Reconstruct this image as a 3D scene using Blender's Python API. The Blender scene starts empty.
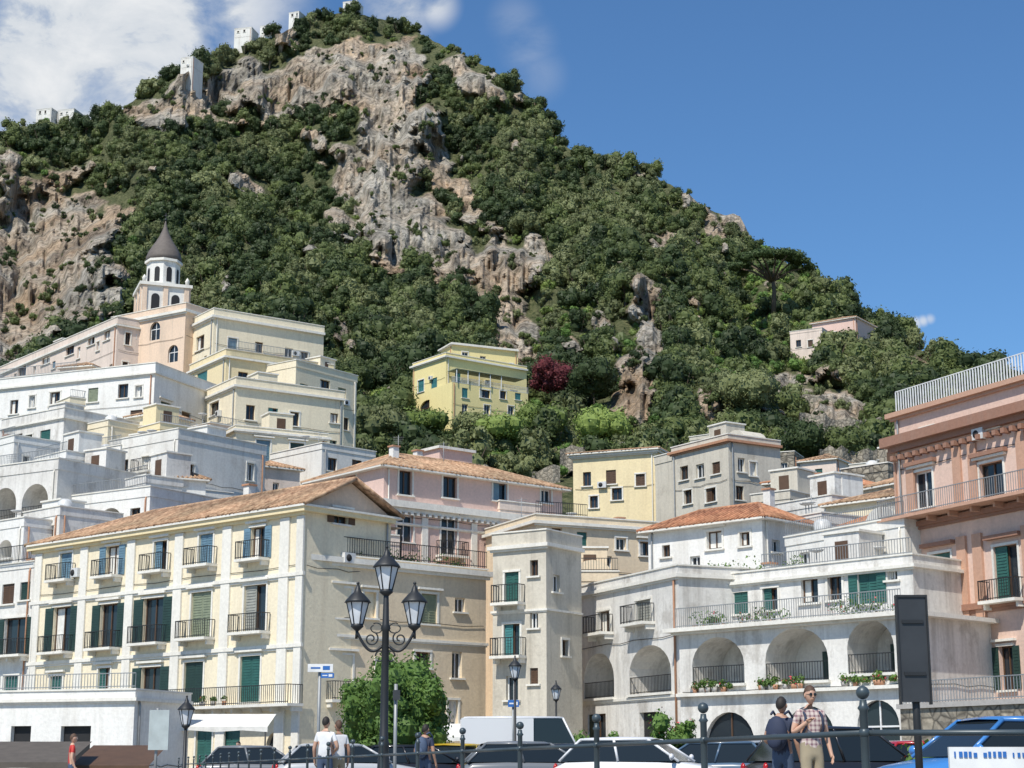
import bpy, math, random
import numpy as np
from mathutils import Vector, noise, Matrix
random.seed(7); RNG=np.random.default_rng(7)
# ---------------------------------------------------------------- survey helpers
F=1700.0; PITCH=math.atan(386/1700); CZ=0.7
cP,sP=math.cos(PITCH),math.sin(PITCH)
def ray(u,v):
    a=(u-512)/F; b=(384-v)/F
    return a, cP-b*sP, sP+b*cP
def at(u,v,Y):
    r=ray(u,v); t=Y/r[1]
    return (r[0]*t, Y, CZ+r[2]*t)
scene=bpy.context.scene
# ---------------------------------------------------------------- materials
M={}
def newmat(name):
    m=bpy.data.materials.new(name); m.use_nodes=True
    nt=m.node_tree; b=nt.nodes['Principled BSDF']
    return m,nt,b
def N(nt,t,**k):
    n=nt.nodes.new(t)
    for a,v in k.items(): setattr(n,a,v)
    return n
def ramp(nt,src,p0,c0,p1,c1):
    r=N(nt,'ShaderNodeValToRGB'); e=r.color_ramp.elements
    e[0].position=p0; e[0].color=(*c0,1); e[1].position=p1; e[1].color=(*c1,1)
    nt.links.new(src,r.inputs[0]); return r
def posnoise(nt,scale,detail=5,mp=(1,1,1),rough=.6):
    g=N(nt,'ShaderNodeNewGeometry'); mpn=N(nt,'ShaderNodeMapping'); mpn.inputs['Scale'].default_value=mp
    nt.links.new(g.outputs['Position'],mpn.inputs['Vector'])
    n=N(nt,'ShaderNodeTexNoise'); n.inputs['Scale'].default_value=scale; n.inputs['Detail'].default_value=detail
    n.inputs['Roughness'].default_value=rough
    nt.links.new(mpn.outputs[0],n.inputs['Vector']); return n
def mix(nt,f,a,b,mode='MIX'):
    m=N(nt,'ShaderNodeMixRGB',blend_type=mode)
    for i,x in enumerate((f,a,b)):
        if isinstance(x,(int,float)): m.inputs[i].default_value=x if i==0 else (x,x,x,1)
        elif isinstance(x,tuple): m.inputs[i].default_value=(*x,1)
        else: nt.links.new(x,m.inputs[i])
    return m.outputs[0]
def bump(nt,b,h,s=.3,d=.05):
    n=N(nt,'ShaderNodeBump'); n.inputs['Strength'].default_value=s; n.inputs['Distance'].default_value=d
    nt.links.new(h,n.inputs['Height']); nt.links.new(n.outputs[0],b.inputs['Normal'])
def stucco(key,col,amt=.4,stain=(.28,.25,.21),patch=0):
    m,nt,b=newmat('stucco_'+key)
    n1=posnoise(nt,.22,6); n2=posnoise(nt,1.0,7,(1.5,1.5,.12),.68); n3=posnoise(nt,6,4)
    r1=ramp(nt,n1.outputs[0],.42,(0,0,0),.74,(1,1,1)); r2=ramp(nt,n2.outputs[0],.49,(0,0,0),.70,(1,1,1))
    f=mix(nt,.6,r1.outputs[0],r2.outputs[0]); 
    ff=N(nt,'ShaderNodeMath',operation='MULTIPLY'); nt.links.new(f,ff.inputs[0]); ff.inputs[1].default_value=amt
    c=mix(nt,ff.outputs[0],col,stain)
    if patch:
        n4=posnoise(nt,.55,8,(1,1,.8),.7); r4=ramp(nt,n4.outputs[0],.54,(0,0,0),.63,(patch,patch,patch)); c=mix(nt,r4.outputs[0],c,tuple(q*1.3 for q in stain))
    r3=ramp(nt,n3.outputs[0],.3,(.90,.90,.90),.7,(1.05,1.05,1.05))
    c=mix(nt,1.0,c,r3.outputs[0],'MULTIPLY')
    nt.links.new(c,b.inputs['Base Color']); b.inputs['Roughness'].default_value=.9
    bump(nt,b,n3.outputs[0],.35,.04); M[key]=m
stucco('white',(.80,.785,.735),.5,(.40,.36,.30),.15); stucco('white2',(.76,.74,.68),.58,(.36,.32,.27),.32)
stucco('weathered',(.76,.735,.68),.8,(.28,.255,.22),.5)
stucco('cream',(.82,.725,.53),.4,(.48,.38,.26)); stucco('yellowish',(.80,.67,.41),.38,(.48,.38,.24)); stucco('beige',(.68,.58,.43),.45)
stucco('creamannex',(.74,.61,.43),.5,(.42,.33,.24),.2)
stucco('greybeige',(.62,.57,.47),.72,(.28,.25,.20),.45); stucco('pink',(.72,.51,.43),.35,(.45,.36,.3)); stucco('peach',(.76,.58,.43),.45)
stucco('salmon',(.54,.32,.22),.3,(.34,.23,.17)); stucco('salmonlight',(.71,.51,.41),.4,(.42,.31,.25)); stucco('terracotta_trim',(.32,.165,.11),.3)
stucco('villa',(.83,.70,.33),.25,(.48,.4,.2)); stucco('trim',(.78,.75,.67),.4); stucco('concrete',(.42,.40,.37),.5)
stucco('pinkpale',(.76,.63,.53),.5)
def plain(key,col,rough=.6,metal=0,spec=.5):
    m,nt,b=newmat(key); n=posnoise(nt,3,4)
    r=ramp(nt,n.outputs[0],.3,tuple(c*.82 for c in col),.7,tuple(min(1,c*1.12) for c in col))
    nt.links.new(r.outputs[0],b.inputs['Base Color']); b.inputs['Roughness'].default_value=rough
    b.inputs['Metallic'].default_value=metal; M[key]=m; return m
plain('shutter_green',(.03,.12,.10),.55); plain('shutter_darkgreen',(.02,.05,.04),.55); plain('shutter_blue',(.14,.24,.31),.55)
plain('shutter_brown',(.10,.055,.03),.6); plain('shutter_grey',(.32,.32,.28),.6); plain('shutter_olive',(.24,.27,.18),.6); plain('shutter_teal',(.06,.22,.22),.55)
plain('iron',(.03,.032,.034),.5,.3); plain('iron_light',(.30,.31,.31),.5,.3); plain('whitepaint',(.75,.75,.73),.5); plain('whitemetal',(.62,.62,.60),.4)
plain('darkopening',(.012,.012,.013),.7); plain('asphalt',(.05,.05,.052),.9); plain('pavement',(.27,.25,.22),.9); plain('quay',(.25,.24,.21),.9)
plain('rail_paint',(.055,.075,.085),.4,.2); plain('canvas',(.74,.72,.66),.8); plain('canvas_dark',(.10,.085,.07),.8); plain('canvas_tan',(.35,.27,.19),.8); plain('clay',(.46,.24,.14),.8)
plain('signblue',(.03,.14,.42),.4); plain('signback',(.035,.038,.042),.45); plain('signgrey',(.42,.47,.46),.5); plain('lampglass',(.72,.74,.76),.12)
plain('skin',(.55,.33,.23),.55); plain('skin2',(.42,.24,.16),.55); plain('hair_brown',(.09,.05,.03),.7); plain('hair_dark',(.02,.015,.012),.7)
plain('denim',(.06,.09,.15),.8); plain('khaki',(.36,.30,.20),.85); plain('navy',(.025,.035,.07),.8); plain('shirtwhite',(.72,.72,.72),.85); plain('shoe',(.12,.10,.09),.7)
plain('red',(.5,.03,.02),.6); plain('flower',(.62,.05,.08),.7); plain('rubber',(.02,.02,.02),.8); plain('chrome',(.6,.6,.62),.2,.9); plain('lightglass',(.7,.7,.7),.1); plain('taillight',(.4,.01,.01),.2)
plain('dome',(.13,.11,.095),.75); plain('bark',(.10,.075,.05),.9)
def glass(key,col=(.02,.028,.035),rough=.08):
    m,nt,b=newmat(key); b.inputs['Base Color'].default_value=(*col,1); b.inputs['Roughness'].default_value=rough; b.inputs['IOR'].default_value=1.5; M[key]=m
glass('glass'); glass('carglass',(.015,.02,.022),.04)
def carpaint(key,col):
    m,nt,b=newmat(key); b.inputs['Base Color'].default_value=(*col,1); b.inputs['Roughness'].default_value=.3
    b.inputs['Coat Weight'].default_value=.6; b.inputs['Coat Roughness'].default_value=.06; M[key]=m
for k,c in dict(car_white=(.72,.72,.72),car_black=(.015,.015,.018),car_grey=(.16,.17,.18),car_silver=(.42,.43,.44),car_blue=(.05,.20,.50),car_yellow=(.6,.4,.03),car_red=(.4,.02,.02),car_bluegrey=(.08,.13,.19)).items(): carpaint(k,c)
def plaid():
    m,nt,b=newmat('plaid_shirt'); g=N(nt,'ShaderNodeTexCoord'); outs=[]
    for ax in ('X','Z'):
        w=N(nt,'ShaderNodeTexWave',bands_direction=ax); w.inputs['Scale'].default_value=5; nt.links.new(g.outputs['Object'],w.inputs['Vector']); outs.append(ramp(nt,w.outputs[0],.55,(0,0,0),.7,(1,1,1)).outputs[0])
    f=mix(nt,.5,outs[0],outs[1]); c=mix(nt,f,(.62,.52,.46),(.22,.12,.14)); nt.links.new(c,b.inputs['Base Color']); b.inputs['Roughness'].default_value=.85; M['plaid']=m
plaid()
def tiles(key='tiles',lo=(.27,.155,.09),hi=(.62,.43,.28)):
    m,nt,b=newmat('roof_'+key); uv=N(nt,'ShaderNodeUVMap'); mp=N(nt,'ShaderNodeMapping'); nt.links.new(uv.outputs[0],mp.inputs[0])
    w2=N(nt,'ShaderNodeTexWave',bands_direction='Y',wave_profile='SAW'); w2.inputs['Scale'].default_value=.8; nt.links.new(mp.outputs[0],w2.inputs[0])
    n=posnoise(nt,3.0,5); n2=posnoise(nt,.4,4)
    c=ramp(nt,n.outputs[0],.34,lo,.64,hi); c2=ramp(nt,n2.outputs[0],.36,(.62,.62,.58),.62,(1.1,1.03,.97))
    cc=mix(nt,1.0,c.outputs[0],c2.outputs[0],'MULTIPLY')
    nt.links.new(cc,b.inputs['Base Color']); b.inputs['Roughness'].default_value=.85
    bump(nt,b,w2.outputs[0],.8,.08); M[key]=m
tiles(); tiles('tiles_red',(.30,.13,.07),(.58,.30,.17))
def stonemat():
    m,nt,b=newmat('stone_masonry'); g=N(nt,'ShaderNodeNewGeometry')
    v=N(nt,'ShaderNodeTexVoronoi',feature='DISTANCE_TO_EDGE'); v.inputs['Scale'].default_value=1.8; nt.links.new(g.outputs['Position'],v.inputs['Vector'])
    vc=N(nt,'ShaderNodeTexVoronoi'); vc.inputs['Scale'].default_value=1.8; nt.links.new(g.outputs['Position'],vc.inputs['Vector'])
    n=posnoise(nt,3,6); c=ramp(nt,n.outputs[0],.3,(.20,.175,.14),.7,(.42,.38,.31)); e=ramp(nt,v.outputs[0],.0,(.35,.35,.35),.12,(1,1,1))
    bw=N(nt,'ShaderNodeRGBToBW'); nt.links.new(vc.outputs['Color'],bw.inputs[0]); r=ramp(nt,bw.outputs[0],.1,(.7,.7,.7),.9,(1.15,1.12,1.05))
    cc=mix(nt,1.0,mix(nt,1.0,c.outputs[0],e.outputs[0],'MULTIPLY'),r.outputs[0],'MULTIPLY'); nt.links.new(cc,b.inputs['Base Color']); b.inputs['Roughness'].default_value=.95
    bump(nt,b,v.outputs[0],.8,.15); M['stone']=m
stonemat()
def leaf(key,dark,light,tr=.26):
    m=bpy.data.materials.new('leaves_'+key); m.use_nodes=True; nt=m.node_tree; b=nt.nodes['Principled BSDF']
    oi=N(nt,'ShaderNodeObjectInfo'); n=posnoise(nt,.03,3); n2=posnoise(nt,.9,3)
    a=N(nt,'ShaderNodeMath',operation='ADD'); nt.links.new(oi.outputs['Random'],a.inputs[0]); nt.links.new(n.outputs[0],a.inputs[1])
    a2=N(nt,'ShaderNodeMath',operation='ADD'); nt.links.new(a.outputs[0],a2.inputs[0]); nt.links.new(n2.outputs[0],a2.inputs[1])
    d=N(nt,'ShaderNodeMath',operation='DIVIDE'); nt.links.new(a2.outputs[0],d.inputs[0]); d.inputs[1].default_value=2.4
    c=ramp(nt,d.outputs[0],.28,dark,.76,light); nt.links.new(c.outputs[0],b.inputs['Base Color']); b.inputs['Roughness'].default_value=.55
    b.inputs['Specular IOR Level'].default_value=.26
    t=N(nt,'ShaderNodeBsdfTranslucent'); nt.links.new(c.outputs[0],t.inputs[0]); ms=N(nt,'ShaderNodeMixShader'); ms.inputs[0].default_value=tr
    nt.links.new(b.outputs[0],ms.inputs[1]); nt.links.new(t.outputs[0],ms.inputs[2]); nt.links.new(ms.outputs[0],nt.nodes['Material Output'].inputs[0]); M[key]=m
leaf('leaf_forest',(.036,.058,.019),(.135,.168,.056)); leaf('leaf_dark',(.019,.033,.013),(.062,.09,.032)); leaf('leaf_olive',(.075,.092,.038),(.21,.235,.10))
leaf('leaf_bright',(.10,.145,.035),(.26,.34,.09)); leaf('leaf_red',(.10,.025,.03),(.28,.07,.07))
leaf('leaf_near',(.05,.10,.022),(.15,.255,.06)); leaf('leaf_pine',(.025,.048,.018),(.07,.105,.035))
# ---------------------------------------------------------------- mesh object builder
class Obj:
    def __init__(s,name,loc=(0,0,0),rot=0):
        s.name=name; s.loc=loc; s.rot=rot; s.parts={}
    def add(s,part,mat,verts,faces,uvs=None,smooth=False):
        p=s.parts.setdefault((part,mat),[[],[],[],smooth]); o=len(p[0]); p[0].extend(verts)
        for i,f in enumerate(faces):
            p[1].append([o+k for k in f]); p[2].append(uvs[i] if uvs else None)
    def finish(s,local=False):
        e=bpy.data.objects.new(s.name,None); scene.collection.objects.link(e); e.location=s.loc; e.rotation_euler=(0,0,s.rot); e.empty_display_size=.5
        for (part,mat),(v,f,uv,sm) in s.parts.items():
            me=bpy.data.meshes.new(part); L=(0,0,0) if local else s.loc
            me.from_pydata([(a[0]-L[0],a[1]-L[1],a[2]-L[2]) for a in v],[],f); me.materials.append(M[mat])
            if any(x is not None for x in uv):
                l=me.uv_layers.new(name='UVMap'); k=0
                for i,ff in enumerate(f):
                    for j in range(len(ff)):
                        if uv[i]: l.data[k].uv=uv[i][j]
                        k+=1
            if sm: me.polygons.foreach_set('use_smooth',[True]*len(me.polygons))
            o=bpy.data.objects.new(part,me); scene.collection.objects.link(o); o.parent=e
        return e
    def box(s,part,mat,a0,a1,b0,b1,c0,c1,fr=None):
        P=(lambda a,b,c:(a,b,c)) if fr is None else fr.P
        v=[P(a,b,c) for c in (c0,c1) for b in (b0,b1) for a in (a0,a1)]
        s.add(part,mat,v,[(0,2,3,1),(4,5,7,6),(0,1,5,4),(2,6,7,3),(0,4,6,2),(1,3,7,5)])
    def tube(s,part,mat,pts,rad,n=8):
        pts=[Vector(p) for p in pts]; 
        if not hasattr(rad,'__len__'): rad=[rad]*len(pts)
        v=[];f=[];ref=None
        for i,p in enumerate(pts):
            t=(pts[min(i+1,len(pts)-1)]-pts[max(i-1,0)]).normalized()
            if ref is None: ref=Vector((1,0,0)) if abs(t.x)<.8 else Vector((0,1,0))
            a=(ref-t*ref.dot(t)).normalized(); ref=a; b=t.cross(a)
            for k in range(n):
                th=2*math.pi*k/n; v.append(tuple(p+(a*math.cos(th)+b*math.sin(th))*rad[i]))
        for i in range(len(pts)-1):
            for k in range(n): f.append((i*n+k,i*n+(k+1)%n,(i+1)*n+(k+1)%n,(i+1)*n+k))
        f.append(tuple(range(n))[::-1]); f.append(tuple((len(pts)-1)*n+k for k in range(n)))
        s.add(part,mat,v,f,smooth=True)
    def lathe(s,part,mat,c,prof,n=16,ph=0,smooth=True):
        v=[];f=[]
        for r,z in prof:
            for k in range(n):
                th=2*math.pi*k/n+ph; v.append((c[0]+r*math.cos(th),c[1]+r*math.sin(th),c[2]+z))
        for i in range(len(prof)-1):
            for k in range(n): f.append((i*n+k,i*n+(k+1)%n,(i+1)*n+(k+1)%n,(i+1)*n+k))
        f.append(tuple(range(n))[::-1]); f.append(tuple((len(prof)-1)*n+k for k in range(n)))
        s.add(part,mat,v,f,smooth=smooth)
    def ball(s,part,mat,c,r,n=12,sc=(1,1,1)):
        v=[];f=[];m=max(6,n//2+2)
        for i in range(m+1):
            ph=math.pi*i/m
            for k in range(n):
                th=2*math.pi*k/n; v.append((c[0]+r*sc[0]*math.sin(ph)*math.cos(th),c[1]+r*sc[1]*math.sin(ph)*math.sin(th),c[2]+r*sc[2]*math.cos(ph)))
        for i in range(m):
            for k in range(n): f.append((i*n+k,(i+1)*n+k,(i+1)*n+(k+1)%n,i*n+(k+1)%n))
        s.add(part,mat,v,f,smooth=True)
class Frame:
    def __init__(s,O,D,Nn): s.O=O;s.D=D;s.N=Nn
    def P(s,a,n,z): return (s.O[0]+s.D[0]*a+s.N[0]*n, s.O[1]+s.D[1]*a+s.N[1]*n, z)
    def hit(s,u,v):
        r=ray(u,v); det=s.D[0]*(-r[1])+r[0]*s.D[1]
        a=(-s.O[0]*(-r[1])-r[0]*s.O[1])/det
        t=(s.O[1]+s.D[1]*a)/r[1]
        return a, CZ+r[2]*t
# ---------------------------------------------------------------- facades
def railing(H,fr,s0,s1,n,z,h=.95,mat='iron',part='railing',step=.16,rt=.022):
    H.box(part,mat,s0,s1,n-.03,n+.03,z+h-.04,z+h,fr); H.box(part,mat,s0,s1,n-.02,n+.02,z+.06,z+.10,fr)
    k=max(1,int((s1-s0)/step))
    for i in range(k+1):
        a=s0+(s1-s0)*i/k; w=rt/2; H.box(part,mat,a-w,a+w,n-w,n+w,z,z+h-.04,fr)
def railing_side(H,fr,s,n0,n1,z,h=.95,mat='iron',part='railing',step=.16):
    H.box(part,mat,s-.03,s+.03,n0,n1,z+h-.04,z+h,fr); k=max(1,int((n1-n0)/step))
    for i in range(k+1):
        a=n0+(n1-n0)*i/k; H.box(part,mat,s-.011,s+.011,a-.011,a+.011,z,z+h-.04,fr)
def balcony(H,fr,s0,s1,z,dep=.9,mat='iron',slab='trim'):
    H.box('balcony_slab',slab,s0,s1,.001,dep,z-.16,z-.01,fr)
    k=max(2,int((s1-s0)/1.6)+1)
    for i in range(k):
        a=s0+.15+(s1-s0-.3)*i/(k-1); H.box('balcony_bracket',slab,a-.07,a+.07,.002,dep*.65,z-.42,z-.161,fr)
    railing(H,fr,s0+.04,s1-.04,dep-.05,z-.01,.98,mat); railing_side(H,fr,s0+.05,.05,dep-.08,z-.01,.98,mat); railing_side(H,fr,s1-.05,.05,dep-.08,z-.01,.98,mat)
def facade(H,fr,L,z0,z1,ops,wall,trim='trim'):
    R=[]
    for op in ops:
        if op[0]=='m': _,s0,s1,a,b,kind=op[:6]; col=op[6] if len(op)>6 else 'shutter_green'
        else:
            u0,v0,u1,v1,kind=op[:5]; col=op[5] if len(op)>5 else 'shutter_green'
            um,vm=(u0+u1)/2,(v0+v1)/2
            s0=fr.hit(u0,vm)[0]; s1=fr.hit(u1,vm)[0]; b=fr.hit(um,v0)[1]; a=fr.hit(um,v1)[1]
        s0=max(.12,s0); s1=min(L-.12,s1); a=max(z0+.01,a); b=min(z1-.12,b)
        if s1-s0<.3 or b-a<.3: continue
        g=.3 if op[0]=='m' else .02
        if any(s0<r[1]+g and s1>r[0]-g and a<r[3]+g and b>r[2]-g for r in R): continue
        R.append((s0,s1,a,b,kind,col))
    S=sorted({0,L}|{r[0] for r in R}|{r[1] for r in R}); Z=sorted({z0,z1}|{r[2] for r in R}|{r[3] for r in R})
    V=[];Fc=[]
    for i in range(len(S)-1):
        for j in range(len(Z)-1):
            sm,zm=(S[i]+S[i+1])/2,(Z[j]+Z[j+1])/2
            if any(r[0]<sm<r[1] and r[2]<zm<r[3] for r in R): continue
            o=len(V); V+= [fr.P(S[i],0,Z[j]),fr.P(S[i+1],0,Z[j]),fr.P(S[i+1],0,Z[j+1]),fr.P(S[i],0,Z[j+1])]; Fc.append((o,o+1,o+2,o+3))
    H.add('walls',wall,V,Fc)
    for (s0,s1,a,b,kind,col) in R:
        arch='a' in kind or 'A' in kind; d=2.4 if 'a' in kind else .26
        w=s1-s0; q=lambda *p: H.add('reveals',wall,[fr.P(*x) for x in p],[(0,1,2,3)])
        zs=b
        if arch:
            ry=min(w/2,(b-a)*.6); zs=b-ry; n=12
            pts=[(s0+w/2-w/2*math.cos(math.pi*i/n), zs+ry*math.sin(math.pi*i/n)) for i in range(n+1)]
            for i in range(n):
                p,r=pts[i],pts[i+1]
                H.add('walls',wall,[fr.P(p[0],0,p[1]),fr.P(r[0],0,r[1]),fr.P(r[0],0,b),fr.P(p[0],0,b)],[(0,1,2,3)])
                q((p[0],0,p[1]),(r[0],0,r[1]),(r[0],-d,r[1]),(p[0],-d,p[1]))
        else: q((s0,0,b),(s1,0,b),(s1,-d,b),(s0,-d,b))
        q((s0,0,a),(s0,0,zs),(s0,-d,zs),(s0,-d,a)); q((s1,0,a),(s1,0,zs),(s1,-d,zs),(s1,-d,a)); q((s0,0,a),(s1,0,a),(s1,-d,a),(s0,-d,a))
        if 'a' in kind:
            H.add('loggia_wall',wall,[fr.P(s0,-d,a),fr.P(s1,-d,a),fr.P(s1,-d,b),fr.P(s0,-d,b)],[(0,1,2,3)])
            dw=min(1.3,w*.4); c=s0+w*(.5 if w<3 else .62); H.box('doors',col if col!='none' else 'darkopening',c-dw/2,c+dw/2,-d,-d+.06,a+.01,a+min(2.3,(b-a)*.6),fr)
            H.box('balcony_slab','trim',s0-.1,s1+.1,.001,.18,a-.14,a-.01,fr)
            if 'r' in kind: railing(H,fr,s0+.02,s1-.02,-.06,a,.9,'iron')
            continue
        gm='darkopening' if 'd' in kind else 'glass'
        H.add('window_glass',gm,[fr.P(s0,-d,a),fr.P(s1,-d,a),fr.P(s1,-d,b),fr.P(s0,-d,b)],[(0,1,2,3)])
        fm='whitepaint' if ('w' in kind or 'A' in kind) and random.random()<.5 else 'shutter_brown'
        if w>.5 and 'd' not in kind:
            t=.07; H.box('window_frame',fm,s0+.001,s0+t,-d+.005,-d+.06,a+.001,zs,fr); H.box('window_frame',fm,s1-t,s1-.001,-d+.005,-d+.06,a+.001,zs,fr)
            H.box('window_frame',fm,(s0+s1)/2-.035,(s0+s1)/2+.035,-d+.005,-d+.065,a+.001,b-.02,fr)
            H.box('window_frame',fm,s0+t,s1-t,-d+.005,-d+.055,zs-.08,zs-.001,fr)
            if random.random()<.3: H.box('curtains','canvas',s0+t,s0+w*random.choice((.3,.5,.9)),-d+.003,-d+.004,a+.1,zs-.08,fr)
        if 's' in kind:
            gap=random.choice((0,0,0,.3))
            for li,(x0,x1) in enumerate(((s0+.01,(s0+s1)/2-.01),((s0+s1)/2+.01,s1-.01))):
                if li==1 and gap: x0=x1-.12
                H.box('shutters',col,x0,x1,-.14,-.10,a+.02,b-.02,fr)
                k=max(3,int((b-a)/.16))
                if x1-x0<.2: continue
                for i in range(k):
                    zz=a+.1+(b-a-.2)*i/k; H.box('shutters',col,x0+.07,x1-.07,-.10,-.075,zz,zz+.05,fr)
        if 'o' in kind:
            sw=w*.46
            for (x0,x1) in ((s0-sw-.02,s0-.02),(s1+.02,s1+sw+.02)):
                H.box('shutters',col,x0,x1,.02,.06,a+.02,b-.02,fr)
                k=max(3,int((b-a)/.16))
                for i in range(k):
                    zz=a+.1+(b-a-.2)*i/k; H.box('shutters',col,x0+.06,x1-.06,.06,.08,zz,zz+.05,fr)
        if trim and not arch and ('h' in kind or 'b' in kind or 'o' in kind or random.random()<.4):
            t=.13
            H.box('window_trim',trim,s0-t,s1+t,.001,.07 if 'o' not in kind else .1,b+.001,b+t,fr)
            if 'o' not in kind:
                H.box('window_trim',trim,s0-t,s0-.001,.001,.045,a,b,fr); H.box('window_trim',trim,s1+.001,s1+t,.001,.045,a,b,fr)
            if 'h' in kind: H.box('window_hood',trim,s0-.3,s1+.3,.001,.22,b+.22,b+.34,fr)
        if trim and not arch: H.box('window_sill',trim,s0-.18,s1+.18,.001,.14,a-.10,a-.001,fr)
        if 'b' in kind: balcony(H,fr,s0-.45,s1+.45,a,.8)
def rows(L,z0,z1,storey=3.3,spacing=3.0,kind='w',cols=('shutter_green',),w=.95,h=1.45,jit=.25,miss=.12):
    out=[]; nz=int((z1-z0)/storey); ns=max(1,int(L/spacing))
    for j in range(nz):
        for i in range(ns):
            if random.random()<miss: continue
            s=(i+.5)*L/ns+random.uniform(-jit,jit); z=z0+1.0+j*storey+(z1-z0-nz*storey); ww=w*random.uniform(.8,1.15); hh=h*random.uniform(.75,1.2)
            out.append(('m',s-ww/2,s+ww/2,z,z+hh,random.choice(kind),random.choice(cols)))
    return out
class Block:
    def __init__(s,H,A,B,depth,wall,front=(),right=(),left=(),z0=0,z1=None,parapet=.5,trim='trim',auto=False,roofmat='concrete'):
        xa=at(A[0],A[2],A[1])[0]; z1=at(*((A[0],A[2],A[1])))[2] if z1 is None else z1
        vb=B[2] if len(B)>2 else A[2]
        xb=at(B[0],vb,B[1])[0]
        L=math.hypot(xb-xa,B[1]-A[1]); D=((xb-xa)/L,(B[1]-A[1])/L); Nn=(D[1],-D[0])
        s.H=H; s.L=L; s.depth=depth; s.z1=z1; s.fr=Frame((xa,A[1]),D,Nn); s.wall=wall
        s.rt=Frame((xb,B[1]),(-Nn[0],-Nn[1]),D); s.lf=Frame((xa-Nn[0]*depth,A[1]-Nn[1]*depth),Nn,(-D[0],-D[1]))
        s.bk=Frame((xb-Nn[0]*depth,B[1]-Nn[1]*depth),(-D[0],-D[1]),(-Nn[0],-Nn[1]))
        if H.loc==(0,0,0): H.loc=((xa+xb)/2-Nn[0]*depth/2,(A[1]+B[1])/2-Nn[1]*depth/2,z0)
        if auto:
            K=dict(storey=3.0,spacing=2.7,kind=('w','w','s','w'),cols=('shutter_green','shutter_brown','shutter_olive','shutter_blue'),w=.75,h=1.15,jit=.5,miss=.3)
            front=list(front)+rows(L,z1-9.3,z1-.3,**K); right=list(right)+rows(depth,z1-9.3,z1-.3,**K)
        facade(H,s.fr,L,z0,z1,front,wall,trim); facade(H,s.rt,depth,z0,z1,right,wall,trim); facade(H,s.lf,depth,z0,z1,left,wall,trim); facade(H,s.bk,L,z0,z1,(),wall,trim)
        H.add('roof_slab',roofmat,[s.fr.P(0,0,z1),s.fr.P(L,0,z1),s.fr.P(L,-depth,z1),s.fr.P(0,-depth,z1)],[(0,1,2,3)])
        if parapet:
            p=parapet; t=.25; b=z1-.08; o=.05
            H.box('parapet',wall,-o,L+o,-t,o,b,z1+p,s.fr); H.box('parapet',wall,-o,L+o,-depth-o,-depth+t,b,z1+p,s.fr)
            H.box('parapet',wall,-o,t,-depth+t,-t,b,z1+p-.003,s.fr); H.box('parapet',wall,L-t,L+o,-depth+t,-t,b,z1+p-.003,s.fr)
            H.box('coping',trim or 'trim',-o-.06,L+o+.06,-t-.04,o+.06,z1+p+.001,z1+p+.08,s.fr); H.box('coping',trim or 'trim',L-t-.04,L+o+.06,-depth-o,-t-.05,z1+p+.001,z1+p+.075,s.fr)
            H.box('coping',trim or 'trim',-o-.06,t+.04,-depth-o,-t-.05,z1+p+.001,z1+p+.075,s.fr)
        s.detail()
    def detail(s):
        H=s.H
        for fr,L in ((s.fr,s.L),(s.rt,s.depth)):
            if L<4: continue
            a=random.choice((.35,L-.35)); H.tube('rainwater_pipe',random.choice(('iron_light','clay','trim')),[fr.P(a,.09,.2),fr.P(a,.09,s.z1-.3),fr.P(a,.02,s.z1-.1)],.055,6)
            if random.random()<.4:
                a=random.uniform(1,L-1.2); z=s.z1-random.uniform(2.2,3.4); H.box('air_conditioner','whitemetal',a,a+.8,.03,.33,z,z+.55,fr); H.tube('air_conditioner','rubber',[fr.P(a+.3,.331,z+.27),fr.P(a+.3,.345,z+.27)],.2,12)
            z=s.z1-random.uniform(2.9,3.2); H.tube('cable','iron',[fr.P(.2+(L-.4)*t/8,.05,z-.12*math.sin(t*math.pi/8*3)**2) for t in range(9)],.018,4)
    def rooftop(s,n=3,pergola=False):
        H=s.H;fr=s.fr;z=s.z1
        for i in range(n):
            a=random.uniform(.5,max(.6,s.L-2.5)); d=-random.uniform(1.6,max(1.7,s.depth-2)); k=random.random()
            if k<.26: H.box('stair_bulkhead',s.wall,a,a+2.2,d-2,d,z,z+2.3,fr); H.box('stair_bulkhead','trim',a-.1,a+2.3,d-2.1,d+.1,z+2.301,z+2.42,fr); H.box('bulkhead_door','shutter_brown',a+.7,a+1.5,d,d+.03,z+.02,z+1.9,fr)
            elif k<.42:
                m=8; vv=[fr.P(a+1.2-1.2*math.cos(math.pi*q/m),dd,z+.6+.9*math.sin(math.pi*q/m)) for dd in (d,d-2.4) for q in range(m+1)]
                H.add('vault_roof',s.wall,vv,[(q,q+1,q+m+2,q+m+1) for q in range(m)]+[tuple(range(m+1))],smooth=False); H.box('vault_room',s.wall,a,a+2.4,d-2.4,d,z,z+.6,fr)
            elif k<.52: H.lathe('water_tank','whitemetal',fr.P(a+.5,d,z),[(.45,.3),(.5,.35),(.5,1.2),(.25,1.4)],14)
            elif k<.72:
                p=fr.P(a,d,z+1.5); H.tube('satellite_dish','iron_light',[fr.P(a,d,z),p],.03,5); H.lathe('satellite_dish','whitemetal',p,[(.02,-.05),(.3,.02),(.42,.12)],14)
            elif k<.85: chimney(H,fr,a,d,z,random.uniform(.9,1.5),.45,s.wall)
            else: antenna(H,fr,a,d,z,random.uniform(1.8,3))
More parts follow.
